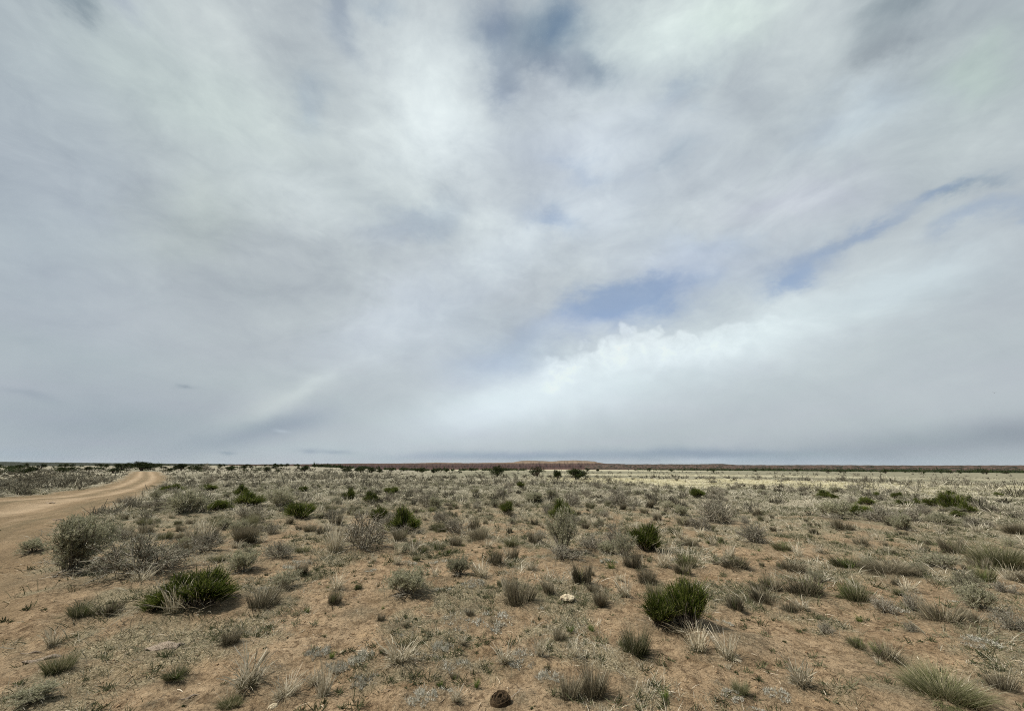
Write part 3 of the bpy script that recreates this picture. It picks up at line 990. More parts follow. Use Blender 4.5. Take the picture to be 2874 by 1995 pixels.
# ------------------------------------------------------------------ plants one can recognise in the photograph
# kind, pixel x of the foot, pixel y of the near edge, pixel width, pixel height, label, short name used in other labels, variant
HEROES = [
    ('sage', 192, 1622, 205, 146, 'sprawling sage green shrub with bare roots beside the dirt track', 'the sprawling sage shrub by the track', 0),
    ('dead', 388, 1632, 285, 125, 'widest grey thicket of dead twigs, touching the sage shrub by the track', 'the wide grey twig thicket', 1),
    ('green', 468, 1722, 135, 88, 'small left half of the low green broom shrub beneath the twig thicket', None, 1),
    ('green', 556, 1724, 170, 100, 'wide low green broom shrub beneath the grey twig thicket', 'the wide low green shrub', 2),
    ('straw', 488, 1738, 82, 84, 'white straw tuft leaning on the wide low green shrub', None, 2),
    ('straw', 391, 1640, 60, 38, 'fallen straw tuft at the foot of the grey twig thicket', None, 1),
    ('dead', 572, 1560, 115, 62, 'low grey shrub right of the thicket with pale straw rising from it', None, 0),
    ('straw', 570, 1530, 46, 62, 'tall pale straw standing inside the low grey shrub', None, 3),
    ('bunch', 683, 1530, 72, 52, 'dark grass tuft on bare soil left of the forked dead shrub', None, 0),
    ('dead', 700, 1472, 92, 52, 'grey shrub behind the dark tuft, left of a round green shrub', None, 2),
    ('olive', 690, 1490, 66, 44, 'olive grass clump in front of a grey shrub left of centre', None, 0),
    ('sage', 528, 1445, 118, 66, 'large dusty sage shrub just right of the track edge', 'the dusty sage shrub at the track edge', 2),
    ('green', 615, 1434, 62, 28, 'flat green shrub at the right foot of the dusty sage shrub', None, 2),
    ('green', 702, 1425, 74, 40, 'green shrub with two humps right of the dusty sage shrub', None, 3),
    ('green', 484, 1381, 60, 20, 'flat dark green shrub where the track turns away', None, 4),
    ('green', 583, 1379, 40, 18, 'small green shrub beyond the dusty sage shrub', None, 0),
    ('green', 675, 1388, 38, 24, 'small dark green shrub far behind the two humped green shrub', None, 1),
    ('dead', 594, 1355, 40, 22, 'dark rounded scrub far off, right of the track end', None, 3),
    ('green', 838, 1463, 88, 44, 'round dark green shrub on a bare patch left of centre', 'the round dark green shrub', 2),
    ('sage', 786, 1424, 80, 52, 'grey green shrub behind the round dark green shrub', None, 1),
    ('green', 800, 1418, 36, 24, 'green sprig growing inside a grey green shrub', None, 3),
    ('green', 1040, 1412, 46, 30, 'bright round green shrub in the middle distance', 'the bright round green shrub', 1),
    ('green', 978, 1402, 46, 28, 'dark green shrub just left of the bright round green shrub', None, 4),
    ('green', 1096, 1386, 44, 18, 'low green shrub behind the bright round green shrub', None, 0),
    ('green', 850, 1380, 26, 14, 'small green shrub behind the grey green shrub', None, 2),
    ('dead', 1018, 1556, 175, 118, 'big tangled grey dead shrub with a white forked stem', 'the tangled dead shrub', 3),
    ('stalk', 994, 1568, 36, 96, 'white forked dead stem standing before the tangled dead shrub', None, 2),
    ('straw', 940, 1560, 76, 78, 'tall pale straw on the left side of the tangled dead shrub', None, 0),
    ('green', 1136, 1502, 104, 66, 'yellow green shrub with twiggy foot behind the tangled dead shrub', 'the yellow green shrub', 4),
    ('dead', 1130, 1508, 110, 34, 'bare grey twigs around the foot of the yellow green shrub', None, 4),
    ('green', 1062, 1470, 50, 40, 'small green shrub half hidden behind the tangled dead shrub', None, 0),
    ('dead', 1194, 1425, 72, 42, 'grey shrub behind and right of the yellow green shrub', None, 1),
    ('dead', 1236, 1472, 56, 36, 'dense grey shrub right of the yellow green shrub', None, 2),
    ('olive', 1240, 1497, 56, 26, 'low olive tuft in front of a dense grey shrub', None, 1),
    ('bunch', 1346, 1524, 78, 36, 'broad dark grass tuft on open soil left of the sagebrush', None, 1),
    ('bunch', 1389, 1587, 56, 42, 'dark upright grass tuft left of the sagebrush', 'the dark upright tuft', 3),
    ('sage', 1288, 1626, 74, 56, 'small silver sage tuft on open soil', 'the small silver sage', 3),
    ('straw', 1350, 1626, 58, 44, 'pale straw tuft touching the small silver sage', None, 4),
    ('straw', 1115, 1560, 30, 28, 'short white straw tuft right of the tangled dead shrub', None, 5),
    ('bunch', 842, 1617, 46, 36, 'dark tuft on thin grass left of the small sage', None, 2),
    ('bunch', 872, 1497, 46, 26, 'dark tuft below the round dark green shrub', None, 4),
    ('dead', 928, 1460, 62, 30, 'grey cushion of twigs right of the round dark green shrub', None, 5),
    ('sage', 1580, 1562, 108, 122, 'tall silver sagebrush with dead twisted limbs at its foot', 'the tall silver sagebrush', 4),
    ('dead', 1592, 1588, 130, 52, 'dark dead limbs lying round the foot of the tall silver sagebrush', None, 0),
    ('green', 1580, 1466, 74, 54, 'dark green shrub rising behind the tall silver sagebrush', None, 1),
    ('dead', 1728, 1545, 92, 70, 'grey twiggy shrub left of the bushy green shrub', None, 3),
    ('sage', 1752, 1570, 76, 64, 'pale leafy sage in front of a grey twiggy shrub', None, 1),
    ('bunch', 1775, 1600, 62, 52, 'brown grass tuft between pale sage and straw', None, 5),
    ('ggrass', 1718, 1602, 44, 34, 'bright green grass clump left of a brown tuft', None, 0),
    ('green', 1814, 1556, 96, 70, 'bushy green shrub right of the grey twiggy shrub', 'the bushy green shrub', 2),
    ('straw', 1864, 1602, 50, 54, 'white straw tuft below the bushy green shrub', None, 6),
    ('bunch', 1822, 1645, 70, 48, 'dark rounded grass tuft above the tallest green shrub', 'the dark rounded tuft', 0),
    ('bunch', 1918, 1618, 50, 32, 'small dark tuft right of the dark rounded tuft', None, 1),
    ('bunch', 2062, 1608, 88, 40, 'broad dark tuft on open soil right of the bushy green shrub', 'the broad dark tuft', 3),
    ('dead', 2016, 1474, 122, 72, 'large feathery grey shrub in the right middle distance', 'the feathery grey shrub', 4),
    ('bunch', 1950, 1538, 46, 24, 'dark tuft below the feathery grey shrub', None, 2),
    ('green', 1957, 1399, 44, 26, 'rounded green shrub behind the feathery grey shrub', None, 0),
    ('dead', 1740, 1424, 92, 46, 'wide grey shrub behind the grey twiggy shrub', None, 5),
    ('green', 1424, 1447, 50, 32, 'green topped shrub left of the dark green shrub behind the sagebrush', None, 3),
    ('dead', 1604, 1424, 62, 38, 'grey shrub behind the dark green shrub behind the sagebrush', None, 2),
    ('sage', 1500, 1414, 66, 30, 'grey green shrub beyond the sagebrush, on its left', None, 0),
    ('dead', 1552, 1398, 44, 34, 'grey upright shrub far behind the sagebrush', None, 1),
    ('green', 2316, 1396, 40, 19, 'dark green shrub by the pale yellow grass', None, 1),
    ('green', 2432, 1417, 40, 20, 'dark green shrub left of the far green pair', None, 2),
    ('green', 2534, 1421, 44, 17, 'left shrub of the far green pair', None, 3),
    ('green', 2570, 1420, 34, 19, 'right shrub of the far green pair', None, 4),
    ('green', 2618, 1424, 46, 24, 'leftmost shrub of the green cluster on the right', None, 0),
    ('green', 2676, 1434, 60, 46, 'tallest shrub of the green cluster on the right', 'the green cluster on the right', 2),
    ('green', 2718, 1438, 40, 28, 'right shrub of the green cluster', None, 1),
    ('sage', 2690, 1442, 46, 20, 'pale sage at the foot of the green cluster on the right', None, 2),
    ('green', 2726, 1414, 34, 20, 'green shrub behind the green cluster on the right', None, 4),
    ('green', 2552, 1463, 52, 26, 'low green dome in front of the far green pair', 'the low green dome', 0),
    ('sage', 2346, 1459, 90, 48, 'grey green shrub left of the dark spreading shrub', None, 3),
    ('dead', 2468, 1470, 96, 48, 'dark spreading twiggy shrub left of the low green dome', 'the dark spreading shrub', 1),
    ('bunch', 2510, 1482, 56, 28, 'dark tuft below the dark spreading shrub', None, 3),
    ('bunch', 2364, 1494, 54, 36, 'grey brown tuft below a grey green shrub on the right', None, 5),
    ('olive', 2198, 1550, 64, 26, 'low green grey tuft right of the broad dark tuft', None, 2),
    ('olive', 2378, 1602, 86, 38, 'green grass clump with long bent stems on the right', None, 1),
    ('bunch', 2496, 1624, 128, 40, 'long low dark tuft on the right', 'the long low tuft', 4),
    ('olive', 2806, 1604, 150, 72, 'big windswept grass clump at the right edge', 'the windswept clump', 3),
    ('bunch', 2850, 1504, 66, 32, 'dark shrubby tuft at the right edge, behind the windswept clump', None, 0),
    ('bunch', 2220, 1613, 84, 40, 'grey brown tuft above the spiky dark tuft', None, 2),
    ('sage', 2640, 1604, 112, 44, 'loose sage coloured clump left of the windswept clump', None, 1),
    ('olive', 2766, 1640, 60, 50, 'bent grass clump below the windswept clump', None, 2),
    ('bunch', 1459, 1711, 96, 84, 'tall rounded grey grass tuft with straw tips near the pale stone', 'the tall rounded grey tuft', 0),
    ('straw', 1425, 1690, 46, 66, 'pale straw at the left side of the tall rounded grey tuft', None, 3),
    ('bunch', 1543, 1677, 42, 48, 'small brown tuft with green shoots behind the pale stone', None, 2),
    ('bunch', 1690, 1712, 56, 58, 'narrow dark tuft right of the pale stone', None, 4),
    ('green', 1862, 1776, 120, 92, 'left mass of the tallest green shrub, grey at its foot', None, 3),
    ('green', 1936, 1784, 116, 138, 'tallest green broom shrub, dark inside, right of centre', 'the tallest green shrub', 0),
    ('olive', 1784, 1852, 98, 84, 'tan grass tuft with green blades left of the tallest green shrub', None, 0),
    ('straw', 2050, 1868, 76, 84, 'leaning pale straw right of the tallest green shrub', None, 1),
    ('straw', 1960, 1838, 66, 76, 'thin straw in front of the tallest green shrub', None, 6),
    ('bunch', 1662, 1972, 96, 104, 'tall dark half of the twin tuft by the lower frame edge', 'the dark twin tuft', 4),
    ('bunch', 1596, 1974, 78, 74, 'shorter green footed half of the dark twin tuft', None, 2),
    ('straw', 1514, 1850, 46, 62, 'white straw tuft above the dark twin tuft', None, 2),
    ('straw', 1612, 1850, 40, 46, 'smaller white straw tuft right of a white straw tuft', None, 0),
    ('ggrass', 1600, 1782, 34, 34, 'fresh green grass tuft below the pale stone', None, 1),
    ('ggrass', 1660, 1776, 32, 32, 'thin green grass below the narrow dark tuft', None, 2),
    ('bunch', 2064, 1721, 58, 46, 'dark tuft right of the tallest green shrub', None, 1),
    ('stalk', 2040, 1732, 16, 56, 'white bare stalk before the dark tuft', None, 5),
    ('ggrass', 1868, 1976, 46, 50, 'pale green grass at the lower frame edge right of the twin tuft', None, 2),
    ('bunch', 2260, 1685, 100, 58, 'spiky dark tuft with fine curved blades on the right', 'the spiky dark tuft', 3),
    ('bunch', 2148, 1704, 82, 44, 'grey tuft left of the spiky dark tuft', None, 5),
    ('bunch', 2130, 1662, 46, 24, 'small dark tuft behind a grey tuft', None, 1),
    ('stalk', 2188, 1724, 20, 106, 'tall pale single stalk left of the spiky dark tuft', None, 0),
    ('olive', 2404, 1697, 92, 54, 'dark olive tuft right of the spiky dark tuft', None, 1),
    ('dead', 2490, 1727, 72, 46, 'fine brown twig bush on the right', 'the fine brown twig bush', 2),
    ('dead', 2572, 1722, 68, 58, 'darker twig bush beside the fine brown twig bush', None, 4),
    ('sage', 2762, 1722, 96, 74, 'blue green leafy shrub near the right edge', 'the blue green shrub', 2),
    ('bunch', 2656, 1758, 104, 56, 'dark sprawling tuft left of the blue green shrub', None, 0),
    ('dead', 2842, 1786, 96, 72, 'dark shrub at the right edge below the blue green shrub', None, 5),
    ('dead', 2320, 1786, 52, 40, 'white twiggy tuft on open soil below the spiky dark tuft', None, 0),
    ('olive', 2410, 1826, 54, 34, 'dark green tuft on the right slope', None, 2),
    ('bunch', 2492, 1864, 86, 50, 'low dark tuft right of the dark green tuft', None, 3),
    ('straw', 2255, 1720, 46, 36, 'dry cushion of straw below the spiky dark tuft', None, 4),
    ('dead', 2560, 1777, 42, 32, 'little brown twig bush below the fine brown twig bush', None, 1),
    ('olive', 2660, 1992, 225, 88, 'wide green grey grass clump in the lower right corner', 'the corner grass clump', 3),
    ('bunch', 2812, 1948, 84, 56, 'grey tuft above the corner grass clump', None, 2),
    ('straw', 2250, 1942, 80, 82, 'bent seed stalks over a green grey tuft on the lower right', None, 5),
    ('sage', 1142, 1694, 130, 84, 'round silver sage with white dead branch on bare soil', 'the round silver sage', 3),
    ('stalk', 1084, 1694, 34, 58, 'white dead branch leaning left of the round silver sage', None, 3),
    ('bunch', 728, 1724, 108, 62, 'brown twiggy tuft right of the wide low green shrub', 'the brown twiggy tuft', 2),
    ('sage', 792, 1666, 90, 56, 'pale sage behind the brown twiggy tuft', None, 1),
    ('mat', 892, 1850, 55, 26, 'silvery mat on bare soil below the round silver sage', None, 0),
    ('mat', 1012, 1868, 56, 34, 'second silvery mat right of the first below the round silver sage', None, 1),
    ('mat', 1028, 1938, 76, 38, 'dense silver cushion on the bare soil left of the dung', None, 2),
    ('mat', 1240, 1836, 52, 30, 'small silver mat right of the broken straw', None, 3),
    ('mat', 1290, 1772, 88, 54, 'large silver mat left of the tall rounded grey tuft', None, 4),
    ('mat', 1390, 1782, 100, 52, 'whitish mat with green blades below the tall rounded grey tuft', None, 0),
    ('mat', 1275, 1900, 108, 36, 'silver mat above the brown dung', None, 2),
    ('mat', 1470, 1880, 100, 44, 'silver mat left of the white straw tuft', None, 1),
    ('mat', 1540, 1916, 66, 30, 'silver mat running to the dark twin tuft', None, 3),
    ('mat', 945, 1890, 60, 30, 'thin grey mat below the first silvery mat', None, 4),
    ('mat', 1180, 1988, 80, 44, 'silver mat at the lower frame edge left of the dung', None, 1),
    ('straw', 688, 1948, 120, 100, 'broken white straw clump on the lower left', 'the broken straw clump', 0),
    ('straw', 796, 1976, 84, 66, 'white straw tuft right of the broken straw clump', None, 1),
    ('straw', 908, 1960, 56, 80, 'thin green footed straw at the bottom left of centre', None, 6),
    ('straw', 1122, 1882, 116, 74, 'standing broken straw among the silver mats', 'the straw among the mats', 3),
    ('ggrass', 1336, 1935, 34, 44, 'fresh green blades beside the silver mat above the dung', None, 0),
    ('ggrass', 1235, 1935, 34, 30, 'fresh green tuft left of the dung', None, 1),
    ('olive', 164, 1897, 84, 60, 'dark leaning grass tuft beside the rotten log', 'the leaning tuft by the log', 0),
    ('straw', 146, 1821, 50, 50, 'small straw tuft above the leaning tuft', None, 5),
    ('olive', 222, 1742, 80, 44, 'grey tuft leaning right on the open soil left of the green shrub', None, 2),
    ('bunch', 300, 1734, 72, 38, 'low grey tuft beside the wide low green shrub', None, 1),
    ('bunch', 638, 1818, 60, 50, 'small grey twiggy tuft below the wide low green shrub', None, 4),
    ('sage', 92, 1996, 130, 58, 'grey sprawling tuft in the lower left corner', 'the corner tuft on the left', 0),
    ('olive', 488, 1916, 72, 36, 'thin olive tuft on the bare soil of the lower left', None, 1),
    ('olive', 640, 1996, 80, 40, 'green tuft at the lower frame edge left of the white straw', None, 3),
    ('juniper', 1396, 1339, 36, 24, 'dark upright juniper left of the open crowned one', None, 0),
    ('juniper', 1506, 1342, 40, 24, 'thin open crowned juniper with gaps showing the sky', None, 1),
    ('juniper', 1566, 1349, 26, 22, 'small juniper left of the widest juniper', None, 2),
    ('juniper', 1622, 1347, 54, 24, 'widest dark juniper at the pale yellow grass', 'the widest juniper', 3),
    ('juniper', 395, 1321, 66, 19, 'long dark juniper thicket closing the end of the track', 'the thicket at the track end', 4),
    ('juniper', 342, 1319, 34, 15, 'dark juniper left of the thicket at the track end', None, 0),
    ('juniper', 508, 1320, 28, 14, 'dark juniper right of the track end', None, 2),
    ('dead', 576, 1320, 36, 20, 'tall brown thicket on the skyline right of the track end', None, 3),
]
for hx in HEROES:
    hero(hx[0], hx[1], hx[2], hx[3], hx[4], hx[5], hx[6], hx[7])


# ------------------------------------------------------------------ stones, dung, wood and sticks
def lump(seed, sx, sy, sz, rough, sub=4, cut=0.0):
    import bmesh
    bm = bmesh.new()
    bmesh.ops.create_icosphere(bm, subdivisions=sub, radius=1)
    rs = np.random.RandomState(seed); off = rs.rand(3) * 50
    from mathutils import noise as mn, Vector
    for v in bm.verts:
        c = v.co.copy()
        n = mn.fractal(c * 1.3 + Vector(off), 1.0, 2.0, 5) * rough + mn.fractal(c * 5 + Vector(off), 1.0, 2.0, 3) * rough * .35
        c *= 1 + n
        c.z = max(c.z, -cut)
        v.co = (c.x * sx, c.y * sy, c.z * sz)
    me = bpy.data.meshes.new('lump'); bm.to_mesh(me); bm.free()
    for p in me.polygons: p.use_smooth = True
    return me


def place_item(name, me, mat, px, py, wpx, label, cat, rot=0, tilt=0.0, lift=.3, ref=None):
    x, y = hit(px, py)
    _, _, dep = project((x, y, 0))
    s = wpx * dep / F0
    me.materials.clear(); me.materials.append(mat)
    o = obj(name, me); o.scale = (s, s, s)
    o.rotation_euler = (tilt, 0, rot)
    o.location = (x, y + s * .25, float(terrain(x, y + s * .25)) + lift * s)
    tag(o, label, cat)
    PLACED.append((x, y, s * .5))
    if ref: REFS.append((ref, px, py, x, y))
    return o


place_item('stone', lump(1, .5, .34, .26, .28), M['stone'], 1594, 1694, 44, 'pale cream stone with dark crust lying on bare soil', 'stone', .2, 0, .12, 'the pale stone')
place_item('stone', lump(2, .5, .4, .34, .2), M['stone'], 762, 1994, 26, 'small pale stone at the lower frame edge', 'stone', .5, 0, .15)
place_item('stone', lump(5, .5, .4, .3, .2), M['stone'], 958, 1834, 14, 'tiny pale pebble on the silvery mat', 'stone', .5, 0, .15)


def dung_mesh():
    """A dried cow pat: a crumpled disc slumped in folds, one end standing up."""
    g = Geo(); rng = np.random.RandomState(4)
    na, nr = 64, 26
    a = np.arange(na) * 2 * PI / na
    v = []
    for i in range(nr):
        f = i / (nr - 1)
        edge = .5 * (1 + .12 * np.sin(2 * a + 1) + .10 * fbm(np.cos(a) * 2 + 5, np.sin(a) * 2, 3))
        rr = edge * np.sin(f * PI / 2) ** .8
        fold = .045 * np.sin(7 * f * PI + 2.6 * np.sin(a + .6) + 1.5 * np.sin(3 * a)) * (1 - f ** 4)
        z = .38 * np.sqrt(np.maximum(1 - f ** 2.2, 0)) * (1 + .22 * np.sin(a)) + fold + .05 * fbm(np.cos(a) * f * 4, np.sin(a) * f * 4, 4)
        v.append(np.stack([rr * np.cos(a), rr * np.sin(a) * .9, z - .03], 1))
    v = np.array(v).reshape(-1, 3)
    i = np.arange(nr - 1)[:, None] * na; j = np.arange(na)[None]; j2 = (j + 1) % na
    q = np.stack([i + j, i + na + j, i + na + j2, i + j2], -1).reshape(-1, 4)
    g.add(v, q)
    return g.mesh('dung', M['dung'], True)


place_item('dung', dung_mesh(), M['dung'], 1404, 1982, 58, 'dark brown dried dung at the bottom left of the dark twin tuft', 'dung', .5, 0, .0, 'the brown dung')


def plank_mesh(seed, L, w, h, curve=.1):
    """A weathered splinter of wood: tapered, split and bent."""
    rng = np.random.RandomState(seed); g = Geo()
    K, S = 26, 12
    s = np.linspace(-.5, .5, K)
    an = np.arange(S) * 2 * PI / S
    tp = (1 - np.abs(s * 2) ** 2.5) * .8 + .2
    v = []
    for k in range(K):
        rr = 1 + .35 * fbm(an * 1.2 + seed, np.full(S, s[k] * 3), 3)
        v.append(np.stack([np.full(S, s[k] * L) + .03 * rng.normal(size=S) * L * (abs(s[k]) > .45), w * .5 * tp[k] * np.cos(an) * rr + curve * s[k] ** 2, h * .5 * tp[k] * np.sin(an) * rr + .04 * math.sin(s[k] * 9)], 1))
    v = np.array(v).reshape(-1, 3)
    i = np.arange(K - 1)[:, None] * S; j = np.arange(S)[None]; j2 = (j + 1) % S
    g.add(v, np.stack([i + j, i + S + j, i + S + j2, i + j2], -1).reshape(-1, 4))
    g.add([v[:S].mean(0), *v[:S]], tris=[(0, 1 + (k + 1) % S, 1 + k) for k in range(S)])
    g.add([v[-S:].mean(0), *v[-S:]], tris=[(0, 1 + k, 1 + (k + 1) % S) for k in range(S)])
    return g.mesh('wood', M['wood'], False)


place_item('rotten_log', plank_mesh(1, 1, .26, .16), M['wood'], 96, 1866, 84, 'rotten split log on the sand in the lower left', 'log', .55, 0, .06, 'the rotten log')
place_item('wood_fragment', plank_mesh(2, .9, .12, .1), M['wood'], 70, 1842, 52, 'thin wood fragment behind the rotten log', 'wood', .3, 0, .05)
place_item('bark_piece', plank_mesh(3, 1, .16, .1), M['wood'], 522, 1966, 44, 'dark bark piece on bare soil at the lower left', 'wood', .75, 0, .05)
place_item('dung_crumble', lump(8, .5, .3, .12, .5), M['wood'], 448, 1830, 84, 'crumbled grey brown dung heap on bare soil below the wide low green shrub', 'dung', .1, 0, .0)
place_item('wood_fragment', plank_mesh(5, 1, .12, .1), M['wood'], 152, 1460, 28, 'dark piece of wood lying on the far part of the track', 'wood', .1, 0, .05)
place_item('wood_fragment', plank_mesh(6, 1, .14, .1), M['wood'], 132, 1414, 30, 'dark branch lying across the track', 'wood', -.1, 0, .05)
place_item('wood_fragment', plank_mesh(7, 1, .14, .1), M['wood'], 160, 1462, 22, 'small dark wood on the track below the dark branch', 'wood', .5, 0, .05)


def stick_mesh(seed):
    rng = np.random.RandomState(seed); g = Geo()
    p, d = grow(rng, np.array([[-.5, 0, .02]]), np.array([[1., .1, .05]]), 1.0, 9, .12)
    p[..., 2] = .018 + .02 * rng.rand(9)
    tubes(g, p, .012, .005, rng, 4)
    s, e, _ = children(rng, p, d, rng.randint(1, 4), .3, .9, .5)
    pp, _ = grow(rng, s, e, .18, 4, .2)
    pp[..., 2] = np.abs(pp[..., 2]) * .4 + .012
    tubes(g, pp, .007, .003, rng)
    return g


STICKS = [
    (1462, 1962, 60, .45, 'palewood', 'forked pale stick between the dung and the dark twin tuft'),
    (1630, 1976, 70, -.5, 'palewood', 'curved pale twig at the foot of the dark twin tuft'),
    (1640, 1980, 26, .9, 'palewood', 'white splinter below the dark twin tuft'),
    (1340, 1706, 70, -.6, 'darktwig', 'thin dark stick left of the tall rounded grey tuft'),
    (1292, 1714, 44, -.1, 'palewood', 'short straight twig left of the thin dark stick'),
    (1110, 1756, 66, -.05, 'palewood', 'long pale twig lying on bare soil below the round silver sage'),
    (336, 1738, 26, .0, 'palewood', 'short white twig below a low grey tuft'),
    (424, 1972, 40, .4, 'palewood', 'pale twig left of the dark bark piece'),
    (2090, 1800, 120, -.55, 'darktwig', 'long dark stick right of the tallest green shrub'),
    (1770, 1920, 60, -.2, 'darktwig', 'curved dark twig right of the dark twin tuft'),
    (2018, 1918, 34, .6, 'palewood', 'small forked pale twig on the sand at the lower right'),
    (2002, 1846, 60, .15, 'palewood', 'pale stalk lying by the leaning straw'),
    (2120, 1786, 40, -.3, 'darktwig', 'short dark stick on the soil right of the tallest green shrub'),
    (2350, 1694, 60, -.2, 'darktwig', 'dark stick below the dark olive tuft'),
    (1660, 1596, 60, -.7, 'darktwig', 'fallen dark branch right of the tall silver sagebrush'),
    (1250, 1634, 40, -.5, 'darktwig', 'dark twig at the foot of the small silver sage'),
    (210, 1642, 110, .25, 'twig', 'bleached limb lying below the sprawling sage shrub'),
    (720, 1582, 70, .2, 'darktwig', 'dark branch on thin grass left of the tangled dead shrub'),
]
for i, (px, py, wpx, rot, mt, lab) in enumerate(STICKS):
    me = stick_mesh(200 + i).mesh('stick', M[mt])
    place_item('stick', me, M[mt], px, py, wpx, lab, 'stick', rot, 0, .0)


# a bird far off above the plain
def bird():
    g = Geo(); rng = np.random.RandomState(3)
    K, S = 9, 8
    xs = np.linspace(-.5, .5, K); rr = np.array([.01, .05, .085, .10, .095, .075, .05, .045, .05]); an = np.arange(S) * 2 * PI / S
    v = np.array([np.stack([np.full(S, x * .5), r * .55 * np.cos(an), r * .55 * np.sin(an)], 1) for x, r in zip(xs, rr)]).reshape(-1, 3)
    i = np.arange(K - 1)[:, None] * S; j = np.arange(S)[None]; j2 = (j + 1) % S
    g.add(v, np.stack([i + j, i + S + j, i + S + j2, i + j2], -1).reshape(-1, 4))
    for s in (-1, 1):
        n = 7; t = np.linspace(0, 1, n)
        le = np.stack([.10 - .10 * t ** 2, s * (.03 + .5 * t), .02 + .16 * np.sin(t * 2.2)], 1)
        ch = (.17 * (1 - t ** 2) + .02)[:, None]
        te = le - np.array([1, 0, 0]) * ch
        top = (le + te) / 2 + np.array([0, 0, .012]); bot = (le + te) / 2 - np.array([0, 0, .006])
        vv = np.concatenate([le, top, te, bot]); k = np.arange(n - 1)
        q = [np.stack([a * n + k, a * n + k + 1, b * n + k + 1, b * n + k], 1) for a, b in ((0, 1), (1, 2), (2, 3), (3, 0))]
        g.add(vv, np.concatenate(q))
    g.add([[-.24, -.02, 0], [-.24, .02, 0], [-.42, .07, .005], [-.42, -.07, .005], [-.24, 0, .02], [-.40, 0, .012]], quads=[(0, 1, 2, 3)], tris=[(0, 4, 1), (1, 4, 5), (1, 5, 2), (0, 3, 5), (0, 5, 4)])
    return g.mesh('bird', M['darktwig'])


bo = obj('bird', bird())
dv = pix_dir(2791, 1102); dv = dv / np.linalg.norm(dv)
bo.location = tuple(np.array([0, 0, CAMH]) + dv * 95); bo.scale = (.5, .5, .5); bo.rotation_euler = (.3, 0, .4)
tag(bo, 'tiny dark bird flying low in the grey sky on the right', 'bird')
# ------------------------------------------------------------------ the rest of the plants: individuals near the camera
rs = np.random.RandomState(11)


def in_view(x, y, margin=.03):
    az = math.atan2(x, y)
    if abs(az) > 1.05:
        return False
    px, py, dep = project((x, y, float(terrain(x, y))))
    return -60 < px < W0 + 60 and py < H0 + 50 and dep > .5


def clear(x, y, rr):
    for (a, b, c) in PLACED:
        if (a - x) ** 2 + (b - y) ** 2 < (c * .55 + rr * .55) ** 2:
            return False
    return True


SPARE = np.array([flat_hit(*p) for p in [(-400, 1530), (100, 1560), (340, 1660), (660, 1780), (760, 1990), (700, 2600), (-2500, 2600)]])


def cover(x, y):
    """How thickly plants stand: sparse on the bare sand close by, thick further out."""
    r = np.hypot(x, y)
    m, _ = track_mask(x, y)
    c = .34 + .62 * sstep(5, 12, r) + .5 * fbm(x * .35 + 9, y * .35, 3)
    c = c * (1 - m)
    return np.clip(c, 0, 1) * np.where(in_poly(x, y, SPARE), .16, 1)


def describe(kind, x, y, w, h):
    """Which landmark the plant stands next to, and on which side of it."""
    px, py, _ = project((x, y, float(terrain(x, y))))
    best = min(REFS, key=lambda q: ((q[1] - px) / 1.0) ** 2 + ((q[2] - py) * 2.2) ** 2)
    dx = px - best[1]; dy = (py - best[2]) * 2.2
    if abs(dx) > abs(dy):
        side = 'right of' if dx > 0 else 'left of'
    else:
        side = 'in front of' if dy > 0 else 'behind'
    return best[0], side, math.hypot(dx, dy)


LOOK = {
    'bunch': 'grey bunchgrass tuft', 'olive': 'olive bunchgrass tuft', 'straw': 'bleached straw tuft', 'dead': 'grey twiggy shrub',
    'sage': 'sage green shrub', 'green': 'green broom shrub', 'mat': 'silvery mat plant', 'ggrass': 'fresh green grass tuft', 'stalk': 'dry weed stalk',
}
ORD = ['nearest', 'second', 'third', 'fourth', 'fifth', 'sixth', 'seventh', 'eighth', 'ninth', 'tenth', 'eleventh', 'twelfth', 'thirteenth', 'fourteenth',
       'fifteenth', 'sixteenth', 'seventeenth', 'eighteenth', 'nineteenth', 'twentieth', 'twenty-first', 'twenty-second', 'twenty-third', 'twenty-fourth', 'twenty-fifth']
NEWS = []


def scatter(kind, n, r0, r1, wr, hr, power=1.6, pmin=0.0, parts_to=9.0, mask=None):
    c = 0; tries = 0
    while c < n and tries < n * 400:
        tries += 1
        r = (r0 ** power + (r1 ** power - r0 ** power) * rs.rand()) ** (1 / power)
        az = (rs.rand() - .5) * 2 * .98
        x, y = r * math.sin(az), r * math.cos(az)
        if rs.rand() < .5 and len(NEWS) > 20:            # half of them crowd round a plant that already stands
            q = PLACED[rs.randint(0, len(PLACED))]
            if float(track_mask(np.array(q[0]), np.array(q[1]))[0]) > .2:
                continue
            x = q[0] + rs.normal() * (q[2] * 1.1 + .15); y = q[1] + rs.normal() * (q[2] * 1.1 + .15); r = math.hypot(x, y)
            if not r0 < r < r1 or y < .5:
                continue
        if rs.rand() > float(cover(np.array(x), np.array(y))) or not in_view(x, y):
            continue
        if mask is not None and not mask(x, y):
            continue
        w = (wr[0] + (wr[1] - wr[0]) * rs.rand() ** 1.9) * min(1.0, .35 + r / 13)
        h = w * (hr[0] + (hr[1] - hr[0]) * rs.rand())
        if not clear(x, y, w * .5):
            continue
        o = put(kind, x, y, w, h, None, rs.randint(0, 50), rs.rand() * 6.28, (rs.normal() * .06, rs.normal() * .06), parts=(r < parts_to))
        ref, side, dist = describe(kind, x, y, w, h)
        NEWS.append((LOOK[kind], ref, side, dist, o))
        c += 1
    return c


